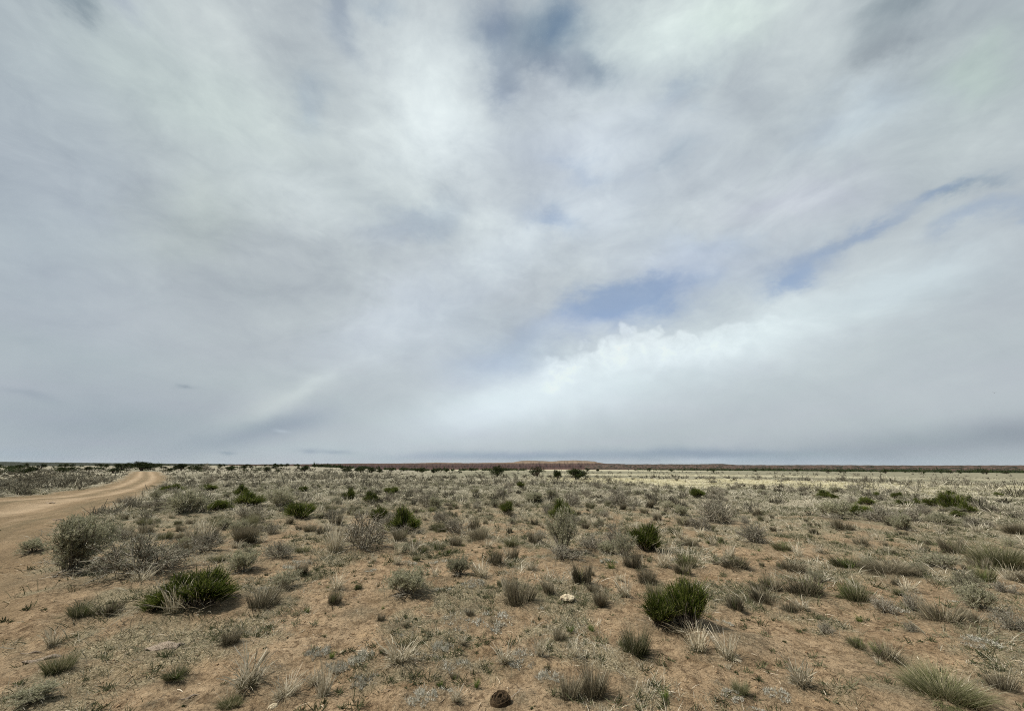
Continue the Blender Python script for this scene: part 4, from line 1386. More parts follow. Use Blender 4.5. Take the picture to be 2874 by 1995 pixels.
CNT = {}
CNT['dead'] = scatter('dead', 120, 8, 34, (.28, .85), (.4, .62), 1.7)
CNT['sage'] = scatter('sage', 105, 7, 34, (.25, .75), (.4, .65), 1.7)
CNT['green'] = scatter('green', 16, 12, 36, (.35, .7), (.45, .65), 1.8)
CNT['bunch'] = scatter('bunch', 165, 3.6, 17, (.14, .48), (.45, .85), 1.8)
CNT['olive'] = scatter('olive', 90, 3.2, 17, (.12, .5), (.3, .65), 1.7)
CNT['straw'] = scatter('straw', 235, 3.0, 19, (.10, .34), (.45, .85), 1.6)
CNT['mat'] = scatter('mat', 30, 3.0, 8, (.2, .55), (.08, .14), 1.5)
CNT['ggrass'] = scatter('ggrass', 34, 3.0, 10, (.07, .18), (.5, .9), 1.3)
CNT['stalk'] = scatter('stalk', 40, 3.5, 14, (.12, .25), (1.6, 2.6), 1.6)

bucket = {}
for look, ref, side, dist, o in NEWS:
    bucket.setdefault((look, ref, side), []).append((dist, o))
for (look, ref, side), lst in bucket.items():
    lst.sort(key=lambda q: q[0])
    for i, (d, o) in enumerate(lst):
        if len(lst) == 1:
            o['label'] = '%s %s %s' % (look, side, ref)
        elif i < len(ORD):
            o['label'] = '%s, %s %s %s' % (look, ORD[i], side, ref)
        else:
            o['label'] = '%s far off %s %s' % (look, side, ref)


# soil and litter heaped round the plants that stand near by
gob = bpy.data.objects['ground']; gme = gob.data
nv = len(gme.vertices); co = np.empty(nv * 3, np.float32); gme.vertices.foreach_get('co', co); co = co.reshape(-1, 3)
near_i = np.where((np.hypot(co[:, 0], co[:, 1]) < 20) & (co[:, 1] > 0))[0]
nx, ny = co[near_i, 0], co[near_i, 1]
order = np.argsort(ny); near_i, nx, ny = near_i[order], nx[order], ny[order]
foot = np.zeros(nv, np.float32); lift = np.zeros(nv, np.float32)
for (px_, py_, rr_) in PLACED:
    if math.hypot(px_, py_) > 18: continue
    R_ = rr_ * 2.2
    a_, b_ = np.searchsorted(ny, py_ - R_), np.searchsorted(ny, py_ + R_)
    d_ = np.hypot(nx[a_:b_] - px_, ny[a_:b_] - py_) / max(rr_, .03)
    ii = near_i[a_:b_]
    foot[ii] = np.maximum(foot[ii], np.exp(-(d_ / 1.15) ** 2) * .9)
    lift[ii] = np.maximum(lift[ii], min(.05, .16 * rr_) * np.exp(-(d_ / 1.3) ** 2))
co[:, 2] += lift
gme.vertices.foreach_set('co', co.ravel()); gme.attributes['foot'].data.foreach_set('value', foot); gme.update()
for o in bpy.data.objects:
    if o.parent is None and o.get('category') in ('grass tuft', 'dry grass', 'shrub') and math.hypot(o.location.x, o.location.y) < 18:
        o.location.z += min(.05, .08 * o.scale.x) * .8


# ------------------------------------------------------------------ short grass and litter: beyond counting
def pts_in_view(n, r0, r1, power, rr, az=1.02):
    r = (r0 ** power + (r1 ** power - r0 ** power) * rr.rand(n)) ** (1 / power)
    a = (rr.rand(n) - .5) * 2 * az
    return r * np.sin(a), r * np.cos(a), r


def grass_layer(g, n, r0, r1, per, L, w, power, rr, K=3, spread=.10, dens=None, only_yellow=False):
    x, y, r = pts_in_view(n, r0, r1, power, rr)
    m_, _ = track_mask(x, y)
    c = patch(x, y) * (1 - m_) * np.where(in_poly(x, y, SPARE), .55, 1)
    ym = yellow_mask(x, y)
    c = np.where(only_yellow, ym, c * (1 - ym)) if only_yellow is not None else c
    k = rr.rand(n) < c
    x, y, r = x[k], y[k], r[k]
    m = len(x)
    if K == 2 and only_yellow is not None and not only_yellow:
        vk = (r < 66) | (np.arctan2(x, y) < -.25) | (rr.rand(m) < .25)
        x, y, r = x[vk], y[vk], r[vk]; m = len(x)
    i = np.repeat(np.arange(m), per)
    size = (.45 + 1.1 * rr.rand(m) ** 2)[i]
    tone = np.clip(.5 + .9 * fbm(x * .5 + 3, y * .5, 3) + .22 * rr.normal(size=m), 0, 1)[i]
    N = len(i)
    off = rr.normal(size=(N, 2)) * spread * size[:, None]
    bx, by = x[i] + off[:, 0], y[i] + off[:, 1]
    bz = terrain(bx, by) - .005
    d = rr.normal(size=(N, 3)) * .45 + np.stack([off[:, 0] * 4, off[:, 1] * 4, np.zeros(N)], 1)
    d[:, 2] = 1; d = norm(d)
    l = L * size * (.5 + rr.rand(N))
    s = np.linspace(0, 1, K)
    bend = np.stack([d[:, 0], d[:, 1], -.3 * np.ones(N)], 1)
    p = np.stack([bx, by, bz], 1)[:, None] + l[:, None, None] * (d[:, None] * s[None, :, None] + .45 * bend[:, None] * (s ** 2)[None, :, None])
    ww = w if np.isscalar(w) else w(r)[i]
    strips(g, p, ww, rr, rnd=np.clip(tone + .18 * rr.normal(size=N), 0, 1))


rg = np.random.RandomState(21)
gg = Geo()
grass_layer(gg, 14000, 2.4, 9, 14, .06, .0055, 1.5, rg, spread=.06)
grass_layer(gg, 9000, 6, 20, 16, .12, .010, 1.6, rg, spread=.11)
grass_layer(gg, 11000, 17, 48, 10, .20, lambda r: .010 + .0006 * r, 1.6, rg, spread=.22)
grass_layer(gg, 12000, 45, 150, 7, .22, lambda r: .014 + .0009 * r, 1.5, rg, K=2, spread=.4)
gy = Geo()
grass_layer(gy, 16000, 26, 80, 9, .22, lambda r: .014 + .0008 * r, 1.5, rg, K=2, spread=.3, only_yellow=True)
grass_layer(gy, 6000, 80, 160, 6, .25, lambda r: .014 + .0008 * r, 1.5, rg, K=2, spread=.5, only_yellow=True)
o = obj('yellow_grass', gy.mesh('yellow_grass', M['yellowgrass'])); tag(o, 'pale yellow grass on the flat beyond the shrubs', 'grass', kind='stuff')
o = obj('grass', gg.mesh('grass', M['shortgrass'])); tag(o, 'short dry grass between the shrubs', 'grass', kind='stuff')

# verge of white straw along the far edge of the track
gv = Geo()
seg = RE[1:6]
for a, b in zip(seg[:-1], seg[1:]):
    L_ = np.linalg.norm(b - a)
    n = int(L_ * 26)
    t = rg.rand(n)
    P = a + (b - a) * t[:, None] + rg.normal(size=(n, 2)) * .18 + np.array([.25, 0])
    rr_ = np.hypot(P[:, 0], P[:, 1])
    d = rg.normal(size=(n, 3)) * .4; d[:, 2] = 1; d = norm(d)
    l = .12 + .22 * rg.rand(n)
    s = np.linspace(0, 1, 3)
    p = np.stack([P[:, 0], P[:, 1], terrain(P[:, 0], P[:, 1])], 1)[:, None] + (l[:, None] * s)[..., None] * d[:, None]
    strips(gv, p, .008 + .0006 * rr_, rg)
o = obj('verge_grass', gv.mesh('verge_grass', M['straw'])); tag(o, 'white dead grass along the track edge', 'grass', kind='stuff')

# straw litter, twig scraps and soil crumbs
gl = Geo()
n = 26000
x, y, r = pts_in_view(n, 2.2, 13, 1.4, rg)
k = rg.rand(n) < .22 + .78 * patch(x, y)
x, y = x[k], y[k]; n = len(x)
a = rg.rand(n) * 2 * PI; l = .02 + .10 * rg.rand(n) ** 2.5
d = np.stack([np.cos(a), np.sin(a), .15 * rg.rand(n)], 1)
s = np.linspace(0, 1, 3)
p = np.stack([x, y, terrain(x, y) + .006], 1)[:, None] + (l[:, None] * s)[..., None] * d[:, None]
p[:, 1] += rg.normal(size=(n, 3)) * .006
strips(gl, p, .006, rg, taper=.5)
o = obj('straw_litter', gl.mesh('straw_litter', M['litter'])); tag(o, 'straw scraps scattered on the soil', 'litter', kind='stuff')

gc = Geo()
n = 11000
x, y, r = pts_in_view(n, 2.2, 12, 1.4, rg)
z = terrain(x, y)
ico = np.array([[1, 0, 0], [-1, 0, 0], [0, 1, 0], [0, -1, 0], [0, 0, 1], [0, 0, -1]], float)
fc = np.array([[0, 2, 4], [2, 1, 4], [1, 3, 4], [3, 0, 4], [2, 0, 5], [1, 2, 5], [3, 1, 5], [0, 3, 5]])
sz = .003 + .012 * rg.rand(n) ** 4
v = np.stack([x, y, z + sz * .3], 1)[:, None] + ico[None] * sz[:, None, None] * (.6 + .8 * rg.rand(n, 6, 1)) * np.array([1, 1, .7])
gc.add(v.reshape(-1, 3), tris=(fc[None] + (np.arange(n) * 6)[:, None, None]).reshape(-1, 3))
o = obj('gravel', gc.mesh('gravel', M['clod'])); tag(o, 'soil crumbs and grit on the bare ground', 'gravel', kind='stuff')


# ------------------------------------------------------------------ scrub running off to the horizon, one mass
def tuft_mass(g, x, y, w, h, per, rr, tone, wid, K=2):
    m = len(x); i = np.repeat(np.arange(m), per); N = len(i)
    z = terrain(x, y)
    d = rr.normal(size=(N, 3)); d[:, 2] = np.abs(d[:, 2]) * .9 + .15; d = norm(d)
    base = np.stack([x, y, z], 1)[i]
    base[:, 0] += rr.normal(size=N) * w[i] * .16; base[:, 1] += rr.normal(size=N) * w[i] * .16
    f0 = .45 * rr.rand(N)[:, None]
    sc = np.stack([w[i] * .5, w[i] * .5, h[i]], 1)
    a = base + d * sc * f0
    L = (.35 + .6 * rr.rand(N))[:, None]
    b = a + (d + rr.normal(size=(N, 3)) * .35) * sc * L
    s = np.linspace(0, 1, K)[None, :, None]
    p = a[:, None] * (1 - s) + b[:, None] * s
    strips(g, p, wid[i], rr, taper=.6, rnd=np.clip(tone[i] + .16 * rr.normal(size=N), 0, 1))


gs = Geo()
for (n, r0, r1, per, pw, wk) in ((1500, 16, 40, 80, 1.8, (.16, .6)), (3000, 34, 90, 36, 1.7, (.3, 1.0)), (3600, 80, 260, 14, 1.5, (.6, 1.8))):
    x, y, r = pts_in_view(n, r0, r1, pw, rg)
    ym = yellow_mask(x, y)
    tm, _ = track_mask(x, y)
    az_ = np.arctan2(x, y); west = 1 - sstep(-.86, -.74, az_)
    k = (rg.rand(n) < .35 + .65 * sstep(-.25, .25, fbm(x * .09, y * .09, 3)) + west) & (tm < .3) & (rg.rand(n) > ym * .9)
    k &= (r < 72) | (rg.rand(n) < .12 + .8 * (1 - sstep(-.45, -.2, az_)))
    x, y, r = x[k], y[k], r[k]; n = len(x)
    w = wk[0] + (wk[1] - wk[0]) * rg.rand(n) ** 1.6
    h = w * (.45 + .3 * rg.rand(n))
    az_ = np.arctan2(x, y)
    west = 1 - sstep(-.86, -.74, az_)
    dark = .15 * west
    w = w * (1 + .9 * west * (r > 30)); h = h * (1 + .1 * west * (r > 30))
    tone = np.clip(.46 + .5 * fbm(x * .13, y * .13, 2) + .2 * rg.normal(size=n) - dark, 0, 1)
    pale = (rg.rand(n) < .30 * (1 - .8 * west)) & (r < 60)
    tone = np.where(pale, .97, tone); h = np.where(pale, h * .8, h); w = np.where(pale, w * .7, w)
    tuft_mass(gs, x, y, w, h, per, rg, tone, .010 + .0011 * r * (1 if per > 20 else 1.2))
o = obj('scrub', gs.mesh('scrub', M['farshrub'])); tag(o, 'grey scrub thinning out towards the horizon', 'scrub', kind='stuff')

# low forbs and dead clumps between the tufts near by
gf = Geo()
for (n, r0, r1, per, pw, wk, wd_) in ((4200, 2.4, 9, 40, 1.5, (.03, .16), .006), (3400, 7, 20, 36, 1.6, (.06, .24), .010)):
    x, y, r = pts_in_view(n, r0, r1, pw, rg)
    tm, _ = track_mask(x, y)
    k = (rg.rand(n) < .26 + .74 * patch(x, y)) & (rg.rand(n) > tm * .93) & (rg.rand(n) > .5 * in_poly(x, y, SPARE))
    x, y = x[k], y[k]; n = len(x)
    w = wk[0] + (wk[1] - wk[0]) * rg.rand(n) ** 2
    tuft_mass(gf, x, y, w, w * (.28 + .35 * rg.rand(n)), per, rg, np.clip(.4 + .7 * fbm(x * .7, y * .7, 2) + .2 * rg.normal(size=n), 0, 1), np.full(n, wd_), K=3)
o = obj('undergrowth', gf.mesh('undergrowth', M['forb'])); tag(o, 'low olive weeds between the grass tufts', 'weeds', kind='stuff')

# ------------------------------------------------------------------ junipers dotted over the pale rise and the valley
JL = []


def lod_juniper(i):
    k = ('lod', i)
    if k not in CACHE:
        parts = normalise(b_juniper(300 + i, False, .12))
        CACHE[k] = mesh_from('juniper_tree', [(g, m) for _, g, m in parts])
    return CACHE[k]


def far_tree(x, y, w, h, label, grp):
    o = obj('juniper_tree', lod_juniper(rs.randint(0, 5)))
    o.location = (x, y, float(terrain(x, y)) - .05); o.scale = (w, w, h); o.rotation_euler = (0, 0, rs.rand() * 6.28)
    tag(o, label, 'tree', grp)


c = 0
while c < 150:                                          # the rise left of centre
    px = -40 + 1340 * rs.rand() ** .8; f = rs.rand()
    r = 150 + 320 * f ** .9
    d = pix_dir(px, 1304); az = math.atan2(d[0], d[1])
    if px > 1000 and r > 330 - (px - 1000) * .4:
        continue
    if abs(px - 400) < 60 and r < 260:
        continue
    x, y = r * math.sin(az), r * math.cos(az)
    w = (1.6 + 2.4 * rs.rand() ** 1.5)
    far_tree(x, y, w, w * (.48 + .2 * rs.rand()), 'small dark juniper dotted on the pale rise left of the red mesa', 'junipers on the pale rise')
    c += 1
c = 0
while c < 60:                                           # the valley floor
    px = 980 + 1880 * rs.rand()
    r = 240 + 700 * rs.rand() ** 1.2
    d = pix_dir(px, 1304); az = math.atan2(d[0], d[1])
    x, y = r * math.sin(az), r * math.cos(az)
    w = 2.2 + 2.5 * rs.rand()
    far_tree(x, y, w, w * (.45 + .2 * rs.rand()), 'far dark juniper on the valley floor before the red mesa and ridge', 'junipers on the valley floor')
    c += 1

gw = Geo()                                              # woodland lines that read as one mass
n = 3200
px = np.concatenate([880 + 600 * rg.rand(900) ** 1.3, 1780 + 1600 * rg.rand(1500), 1900 + 1300 * rg.rand(800)])
lo = np.concatenate([430 + 400 * rg.rand(900), 1150 + 500 * rg.rand(1500), 900 + 700 * rg.rand(800)])
az = np.arctan2((px - W0 / 2) / F0, cp + (HOR - H0 / 2) / F0 * sp)
keep = (fbm(px * .02, lo * .006, 4) > -.05)
az, lo = az[keep], lo[keep]; n = len(az)
x, y = lo * np.sin(az), lo * np.cos(az)
w = (3.6 + 4.2 * rg.rand(n)) * np.clip(lo / 800, .7, 1.6)
tuft_mass(gw, x, y, w, w * .62, 20, rg, np.full(n, .4), .8 + .6 * rg.rand(n))
# left: dark wood behind the scrub
n = 1500
px = -700 + 1500 * rg.rand(n); r = 190 + 330 * rg.rand(n)
az = np.arctan2((px - W0 / 2) / F0, cp + (HOR - H0 / 2) / F0 * sp)
keep = fbm(px * .01, r * .02, 3) > .12
az, r = az[keep], r[keep]; n = len(az)
w = 1.8 + 2.2 * rg.rand(n)
tuft_mass(gw, r * np.sin(az), r * np.cos(az), w, w * .30, 22, rg, np.full(n, .45), .22 + .15 * rg.rand(n))
o = obj('woodland', gw.mesh('woodland', M['juniper'])); tag(o, 'dark juniper woodland far across the plain', 'woodland', kind='stuff')
# ------------------------------------------------------------------ sky and light
SUN_EL, SUN_AZ = 54.0, -98.0          # degrees; azimuth from +Y towards +X (camera looks along +Y)

wd = bpy.data.worlds.new('World'); SC.world = wd; wd.use_nodes = True
T = wd.node_tree; T.nodes.clear(); N = T.nodes; L = T.links


def nd(tp, **kw):
    n = N.new(tp)
    for k, v in kw.items():
        setattr(n, k, v)
    return n


def setin(n, i, v):
    if hasattr(v, 'links'):
        L.new(v, n.inputs[i])
    else:
        n.inputs[i].default_value = v


def ma(op, a, b=0.0, c=None, clamp=False):
    n = nd('ShaderNodeMath', operation=op, use_clamp=clamp)
    setin(n, 0, a); setin(n, 1, b)
    if c is not None: setin(n, 2, c)
    return n.outputs[0]


def vm(op, a, b=None, c=None, out=0):
    n = nd('ShaderNodeVectorMath', operation=op)
    setin(n, 0, a)
    if b is not None: setin(n, 1, b)
    if c is not None: setin(n, 2, c)
    return n.outputs[out]


def comb(a, b, c):
    n = nd('ShaderNodeCombineXYZ'); setin(n, 0, a); setin(n, 1, b); setin(n, 2, c); return n.outputs[0]


def noise(v, scale, detail=5, rough=.55, dist=0., out=0):
    n = nd('ShaderNodeTexNoise'); setin(n, 'Vector', v)
    n.inputs['Scale'].default_value = scale; n.inputs['Detail'].default_value = detail; n.inputs['Roughness'].default_value = rough
    n.inputs['Distortion'].default_value = dist
    return n.outputs[out]


def smooth(f, a, b):
    n = nd('ShaderNodeMapRange', interpolation_type='SMOOTHSTEP'); setin(n, 0, f); setin(n, 1, a); setin(n, 2, b); return n.outputs[0]


D = nd('ShaderNodeTexCoord').outputs['Generated']
sx = nd('ShaderNodeSeparateXYZ'); L.new(D, sx.inputs[0])
X, Y, Z = sx.outputs
AZ = ma('ARCTAN2', X, Y)
EL = ma('ARCSINE', Z)
# cloud-deck coordinates: where the ray meets a layer overhead
den = ma('ADD', ma('MAXIMUM', Z, 0.0), .10)
PX = ma('DIVIDE', X, den); PY = ma('DIVIDE', Y, den)
P = comb(PX, PY, 0.0)
SK = comb(AZ, EL, 0.0)
DV = vm('MULTIPLY', D, (1.0, 1.0, 1.7))
w1 = noise(DV, 2.6, 7, .58, .3, out=1)
w2 = noise(DV, 9.0, 8, .62, .2, out=1)
w1c = vm('SUBTRACT', w1, (.5, .5, .5)); w2c = vm('SUBTRACT', w2, (.5, .5, .5))
warp = vm('ADD', vm('MULTIPLY', w1c, (.24, .17, 0)), vm('MULTIPLY', w2c, (.15, .12, 0)))
# less warping low down, where the layers lie flat
elf = smooth(EL, .0, .5)
warp = vm('MULTIPLY', warp, comb(ma('MULTIPLY_ADD', elf, .8, .2), ma('MULTIPLY_ADD', elf, .85, .15), 0.0))
SKW = vm('ADD', SK, warp)


def azel(px, py):
    d = pix_dir(px, py); d = d / np.linalg.norm(d)
    return np.array([math.atan2(d[0], d[1]), math.asin(d[2])])


def blob(vec, px, py, rx, ry, rot):
    """Soft patch of the cloud deck round a compass bearing and height; sizes and slant as seen from here."""
    c = azel(px, py); a = rad(rot)
    ux = (azel(px + rx * math.cos(a), py + rx * math.sin(a)) - azel(px - rx * math.cos(a), py - rx * math.sin(a))) / 2
    uy = (azel(px - ry * math.sin(a), py + ry * math.cos(a)) - azel(px + ry * math.sin(a), py - ry * math.cos(a))) / 2
    n = nd('ShaderNodeMapping', vector_type='TEXTURE'); L.new(vec, n.inputs['Vector'])
    n.inputs['Location'].default_value = (c[0], c[1], 0)
    n.inputs['Rotation'].default_value = (0, 0, math.atan2(ux[1], ux[0]))
    n.inputs['Scale'].default_value = (np.linalg.norm(ux), np.linalg.norm(uy), 1)
    d = vm('DOT_PRODUCT', n.outputs[0], n.outputs[0], out=1)
    return ma('POWER', 0.36788, d)


BASE = (.698, .735, .755)
acc = None
BLOBS = [
    # px, py, rx, ry, rot, (dR, dG, dB)
    (60, 600, 420, 560, 0, (-.035, -.028, -.012)),
    (430, 230, 330, 150, 12, (.035, .042, .028)),
    (215, 45, 95, 42, 35, (-.14, -.13, -.115)),
    (120, 0, 70, 26, 20, (-.08, -.07, -.06)),
    (370, 50, 80, 40, 30, (-.05, -.05, -.025)),
    (660, 40, 190, 90, 0, (.06, .06, .05)),
    (985, 50, 40, 110, 0, (-.11, -.10, -.07)),
    (1090, 10, 60, 40, 0, (-.07, -.06, -.04)),
    (1210, 320, 180, 270, -8, (.175, .182, .165)),
    (1300, 430, 170, 100, 10, (.03, .03, .03)),
    (870, 560, 170, 90, 20, (.075, .075, .07)),
    (860, 280, 40, 70, -20, (-.05, -.04, -.02)),
    (560, 620, 200, 130, 0, (.015, .02, .0)),
    (1380, 60, 55, 110, 10, (-.13, -.12, -.09)),
    (1570, 50, 80, 120, 0, (-.19, -.16, -.12)),
    (1490, 110, 150, 90, 0, (-.12, -.10, -.08)),
    (1560, 215, 150, 60, 8, (-.13, -.12, -.09)),
    (1420, 255, 50, 40, 30, (-.10, -.09, -.06)),
    (1680, 210, 40, 30, 40, (-.10, -.09, -.07)),
    (1880, 110, 250, 150, -15, (.165, .18, .15)),
    (2060, 60, 120, 90, 0, (.03, .04, .02)),
    (2470, 50, 130, 75, -35, (-.13, -.12, -.11)),
    (2440, 185, 120, 45, -25, (-.10, -.10, -.09)),
    (2720, 190, 150, 90, -25, (.01, .03, .0)),
    (1640, 420, 260, 130, 0, (.065, .07, .085)),
    (1880, 290, 90, 28, -30, (-.06, -.05, -.03)),
    (1880, 430, 50, 35, 0, (-.05, -.04, -.03)),
    (1660, 475, 90, 26, 0, (-.05, -.04, -.02)),
    (1560, 625, 75, 36, 10, (-.12, -.10, -.055)),
    (1200, 620, 120, 46, -18, (-.07, -.06, -.035)),
    (1430, 690, 150, 90, 0, (.10, .105, .10)),
    (1600, 1130, 460, 100, -6, (.035, .04, .04)),
    (2150, 950, 360, 80, -16, (.01, .015, .015)),
    (1320, 1190, 260, 70, -8, (.05, .055, .06)),
    (1640, 600, 200, 90, 0, (.035, .04, .05)),
    (700, 330, 260, 160, 20, (.03, .035, .025)),
    (1080, 660, 110, 60, 0, (.0, .0, .01)),
    (1260, 880, 260, 120, -25, (.04, .045, .06)),
    (1060, 900, 220, 90, -30, (.055, .055, .06)),
    (2380, 350, 180, 60, -20, (.03, .04, .05)),
    (2260, 400, 60, 40, 0, (-.03, -.03, -.02)),
    (2180, 560, 200, 80, 0, (.01, .0, .02)),
    (1960, 690, 160, 50, 0, (-.02, -.01, .015)),
    (1900, 760, 200, 60, 0, (.04, .045, .07)),
    (1900, 600, 520, 330, 0, (.035, .035, .04)),
    (1950, 1030, 640, 170, -8, (.025, .027, .027)),
    (2310, 690, 190, 26, -26, (-.05, -.045, -.03)),
    (2640, 545, 120, 24, -8, (-.11, -.09, -.06)),
    (1680, 905, 240, 50, -12, (-.05, -.035, .015)),
    (1400, 1020, 150, 55, -10, (-.05, -.035, .01)),
    (1800, 1010, 420, 100, -10, (.06, .065, .062)),
    (2200, 900, 260, 95, -18, (.07, .075, .07)),
    (1640, 1080, 330, 90, -4, (.07, .075, .075)),
    (1350, 1140, 190, 60, -10, (.06, .065, .065)),
    (2560, 800, 220, 80, -20, (.06, .07, .07)),
    (2640, 1040, 340, 120, -8, (.012, .012, .012)),
    (2620, 1240, 420, 44, -2, (-.095, -.09, -.08)),
    (2860, 1215, 160, 50, 0, (-.05, -.05, -.045)),
    (1950, 1272, 330, 16, 0, (-.12, -.10, -.07)),
    (1500, 1282, 200, 12, 0, (-.10, -.085, -.055)),
    (1240, 1284, 180, 14, 0, (-.06, -.05, -.03)),
    (2250, 1290, 420, 13, 0, (-.02, -.01, .0)),
    (1980, 1290, 110, 8, -3, (.05, .05, .05)),
    (300, 1190, 420, 80, 0, (-.06, -.055, -.045)),
    (690, 1215, 210, 36, -15, (-.085, -.075, -.06)),
    (860, 1180, 120, 40, -10, (-.05, -.045, -.03)),
    (760, 1145, 150, 36, -24, (.05, .05, .035)),
    (880, 1080, 120, 24, -30, (.04, .04, .035)),
    (900, 1262, 210, 26, 0, (.0, .005, .01)),
    (505, 1080, 26, 5, 0, (-.075, -.07, -.06)),
    (640, 1268, 20, 4, 0, (-.07, -.06, -.05)),
    (872, 1262, 26, 6, 0, (-.07, -.065, -.05)),
    (945, 1266, 46, 6, 4, (-.07, -.065, -.05)),
    (800, 1206, 24, 5, 5, (.05, .05, .05)),
    (40, 1110, 90, 12, 14, (-.04, -.035, -.03)),
    (30, 1278, 200, 20, 0, (-.02, -.01, .0)),
]
vec_k = SKW
for k_, (px, py, rx, ry, rot, dc) in enumerate(BLOBS):
    if k_ % 3 == 2:                       # evaluate the patches in turn: keeps the shader's working memory small
        vec_k = vm('MULTIPLY_ADD', acc, (1e-7, 1e-7, 1e-7), SKW)
    e = blob(vec_k, px, py, rx, ry, rot)
    acc = vm('MULTIPLY_ADD', comb(e, e, e), dc, BASE if acc is None else acc)

# texture of the deck
n1 = noise(vm('ADD', DV, (4., 1., 2.)), 3.4, 8, .60, .6); n2 = noise(vm('ADD', DV, (7., 3., 0.)), 11., 8, .60, .5)
tx = ma('ADD', ma('MULTIPLY', ma('SUBTRACT', n1, .5), .23), ma('MULTIPLY', ma('SUBTRACT', n2, .5), .145))
tx = ma('MULTIPLY', tx, ma('MULTIPLY_ADD', smooth(EL, .05, .55), .75, .25))
acc = vm('ADD', acc, comb(tx, tx, ma('MULTIPLY', tx, .85)))
hn = ma('SUBTRACT', noise(vm('ADD', P, (21., 9., 0.)), .8, 4, .5), .5)
acc = vm('ADD', acc, comb(ma('MULTIPLY', hn, -.012), ma('MULTIPLY', hn, .012), ma('MULTIPLY', hn, -.012)))

# heaped cloud tops along the upper edge of the bright bank
SB = vm('ADD', SK, vm('MULTIPLY', vm('SUBTRACT', noise(SK, 22., 5, .6, out=1), (.5, .5, .5)), (.045, .04, 0)))


def voro(v, scale):
    n = nd('ShaderNodeTexVoronoi', feature='SMOOTH_F1'); setin(n, 'Vector', v); n.inputs['Scale'].default_value = scale
    n.inputs['Smoothness'].default_value = .25
    return n.outputs['Distance']


bil = ma('ADD', ma('MULTIPLY', ma('SUBTRACT', .5, voro(SB, 15.)), .062), ma('MULTIPLY', ma('SUBTRACT', .5, voro(SB, 38.)), .030))
pts = [azel(*p) for p in ((1500, 1010), (1600, 975), (1700, 945), (1800, 925), (1880, 935), (2000, 915), (2200, 880), (2330, 850))]
el_edge = None
fc = nd('ShaderNodeFloatCurve')
cv = fc.mapping.curves[0]
a0, a1 = pts[0][0] - .1, pts[-1][0] + .1
L.new(ma('DIVIDE', ma('SUBTRACT', AZ, a0), a1 - a0, clamp=True), fc.inputs['Value'])
cps = [((p[0] - a0) / (a1 - a0), p[1]) for p in pts]
cv.points[0].location = (0, cps[0][1] - .02); cv.points[1].location = (1, cps[-1][1])
for c_ in cps: cv.points.new(*c_)
fc.mapping.update()
sd = ma('SUBTRACT', ma('ADD', fc.outputs[0], bil), EL)          # > 0 inside the heap
puff = ma('MULTIPLY', smooth(sd, -.005, .014), ma('SUBTRACT', 1.0, smooth(sd, .02, .11)))
win = ma('MULTIPLY', smooth(AZ, pts[0][0] - .02, pts[0][0] + .06), ma('SUBTRACT', 1.0, smooth(AZ, pts[4][0], pts[7][0] + .05)))
puff = ma('MULTIPLY', puff, win)
shade = ma('MULTIPLY_ADD', ma('SUBTRACT', noise(SB, 40., 5, .6), .5), .15, .065)
pv = ma('MULTIPLY', puff, shade)
acc = vm('ADD', acc, comb(pv, pv, ma('MULTIPLY', pv, .95)))

# unseen sky behind and overhead darkened to weaken fill light on camera-facing sides
behind = ma('MULTIPLY', smooth(Y, .25, -.35), .26)
acc = vm('SUBTRACT', acc, comb(behind, behind, behind))
gm = nd('ShaderNodeGamma'); L.new(vm('MAXIMUM', vm('MINIMUM', acc, (.95, .95, .95)), (.25, .25, .25)), gm.inputs[0]); gm.inputs[1].default_value = 2.2
bg_c = nd('ShaderNodeBackground'); L.new(gm.outputs[0], bg_c.inputs[0]); bg_c.inputs[1].default_value = 1.0

sky = nd('ShaderNodeTexSky', sky_type='NISHITA', sun_disc=False)
sky.sun_elevation = rad(SUN_EL); sky.sun_rotation = rad(SUN_AZ)
sky.air_density = 1.0; sky.dust_density = 1.5; sky.ozone_density = 2.0
bg_s = nd('ShaderNodeBackground'); L.new(sky.outputs[0], bg_s.inputs[0]); bg_s.inputs[1].default_value = .15

HOLES = [
    (1390, 60, 45, 110, 12, .30), (1580, 40, 85, 110, 0, .32), (1500, 120, 130, 70, 0, .2),
    (1770, 850, 165, 78, -8, .95), (1650, 870, 100, 50, -10, .5), (1850, 800, 140, 50, -10, .5), (1480, 960, 90, 30, -10, .25),
    (2190, 815, 75, 36, -20, .65), (2230, 730, 130, 44, -26, .5), (2390, 650, 110, 34, -26, .55), (2560, 555, 150, 26, -14, .55), (2660, 640, 130, 36, -22, .55), (2850, 615, 90, 34, -22, .75), (2180, 790, 110, 50, -20, .35),
    (1560, 630, 70, 34, 10, .3), (2060, 690, 90, 26, -10, .25),
]
ha = None
vec_k = SKW
for k_, (px, py, rx, ry, rot, am) in enumerate(HOLES):
    if k_ % 3 == 2:
        vec_k = vm('MULTIPLY_ADD', comb(ha, ha, ha), (1e-7, 1e-7, 1e-7), SKW)
    e = blob(vec_k, px, py, rx, ry, rot)
    ha = ma('MULTIPLY', e, am) if ha is None else ma('MULTIPLY_ADD', e, am, ha)
n3 = ma('SUBTRACT', noise(vm('ADD', DV, (3., 17., 0.)), 13., 8, .62, .4), .5)
hf = ma('MULTIPLY_ADD', n3, ma('MULTIPLY', ha, 1.1), ha)
hf = ma('MULTIPLY', hf, ma('SUBTRACT', 1.0, ma('MULTIPLY', win, smooth(sd, -.004, .008))))
hf = ma('MULTIPLY', smooth(hf, .0, 1.25), .66)
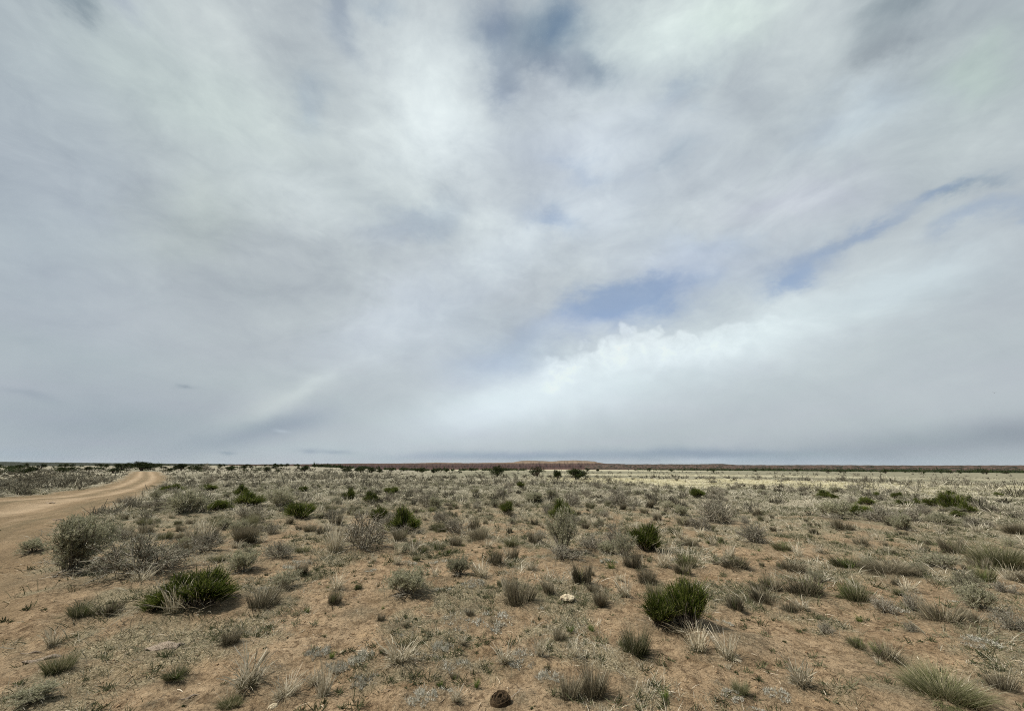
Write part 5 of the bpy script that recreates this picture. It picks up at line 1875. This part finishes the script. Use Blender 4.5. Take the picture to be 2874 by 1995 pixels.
mx = nd('ShaderNodeMixShader'); L.new(hf, mx.inputs[0]); L.new(bg_c.outputs[0], mx.inputs[1]); L.new(bg_s.outputs[0], mx.inputs[2])
ow = nd('ShaderNodeOutputWorld'); L.new(mx.outputs[0], ow.inputs[0])
wd.cycles.sampling_method = 'MANUAL'; wd.cycles.sample_map_resolution = 256

ld = bpy.data.lights.new('sun', 'SUN'); ld.energy = 5.0; ld.angle = rad(2.5); ld.color = (1.0, .945, .86)
lo_ = bpy.data.objects.new('sun', ld); COL.objects.link(lo_)
from mathutils import Vector
sd_ = Vector((math.sin(rad(SUN_AZ)) * math.cos(rad(SUN_EL)), math.cos(rad(SUN_AZ)) * math.cos(rad(SUN_EL)), math.sin(rad(SUN_EL))))
lo_.rotation_euler = sd_.to_track_quat('Z', 'Y').to_euler()
lo_.location = (0, 0, 40)

SC.view_settings.view_transform = 'Standard'; SC.view_settings.look = 'None'
SC.view_settings.exposure = 0; SC.view_settings.gamma = 1
SC.render.engine = 'CYCLES'
SC.cycles.max_bounces = 5; SC.cycles.diffuse_bounces = 3; SC.cycles.transmission_bounces = 3
SC.cycles.use_denoising = False
SC.cycles.pixel_filter_type = 'BLACKMAN_HARRIS'; SC.cycles.filter_width = 1.05

# thin air between here and the mesa
hz = Geo()
hb = np.array([[x, y, z] for z in (-75., 90.) for y in (-9500., 9500.) for x in (-9500., 9500.)])
hz.add(hb, quads=[(0, 2, 3, 1), (4, 5, 7, 6), (0, 1, 5, 4), (2, 6, 7, 3), (0, 4, 6, 2), (1, 3, 7, 5)])
hm, ht, hN, hL = nt('thin_air')
pvn = hN.new('ShaderNodeVolumePrincipled'); pvn.inputs['Density'].default_value = 1.3e-5; pvn.inputs['Color'].default_value = (.80, .86, .95, 1); pvn.inputs['Anisotropy'].default_value = .2
ho = hN.new('ShaderNodeOutputMaterial'); hL.new(pvn.outputs[0], ho.inputs['Volume'])
o = obj('haze', hz.mesh('haze', hm)); tag(o, 'thin pale haze over the plain', 'haze', kind='stuff')
SC.cycles.volume_bounces = 0
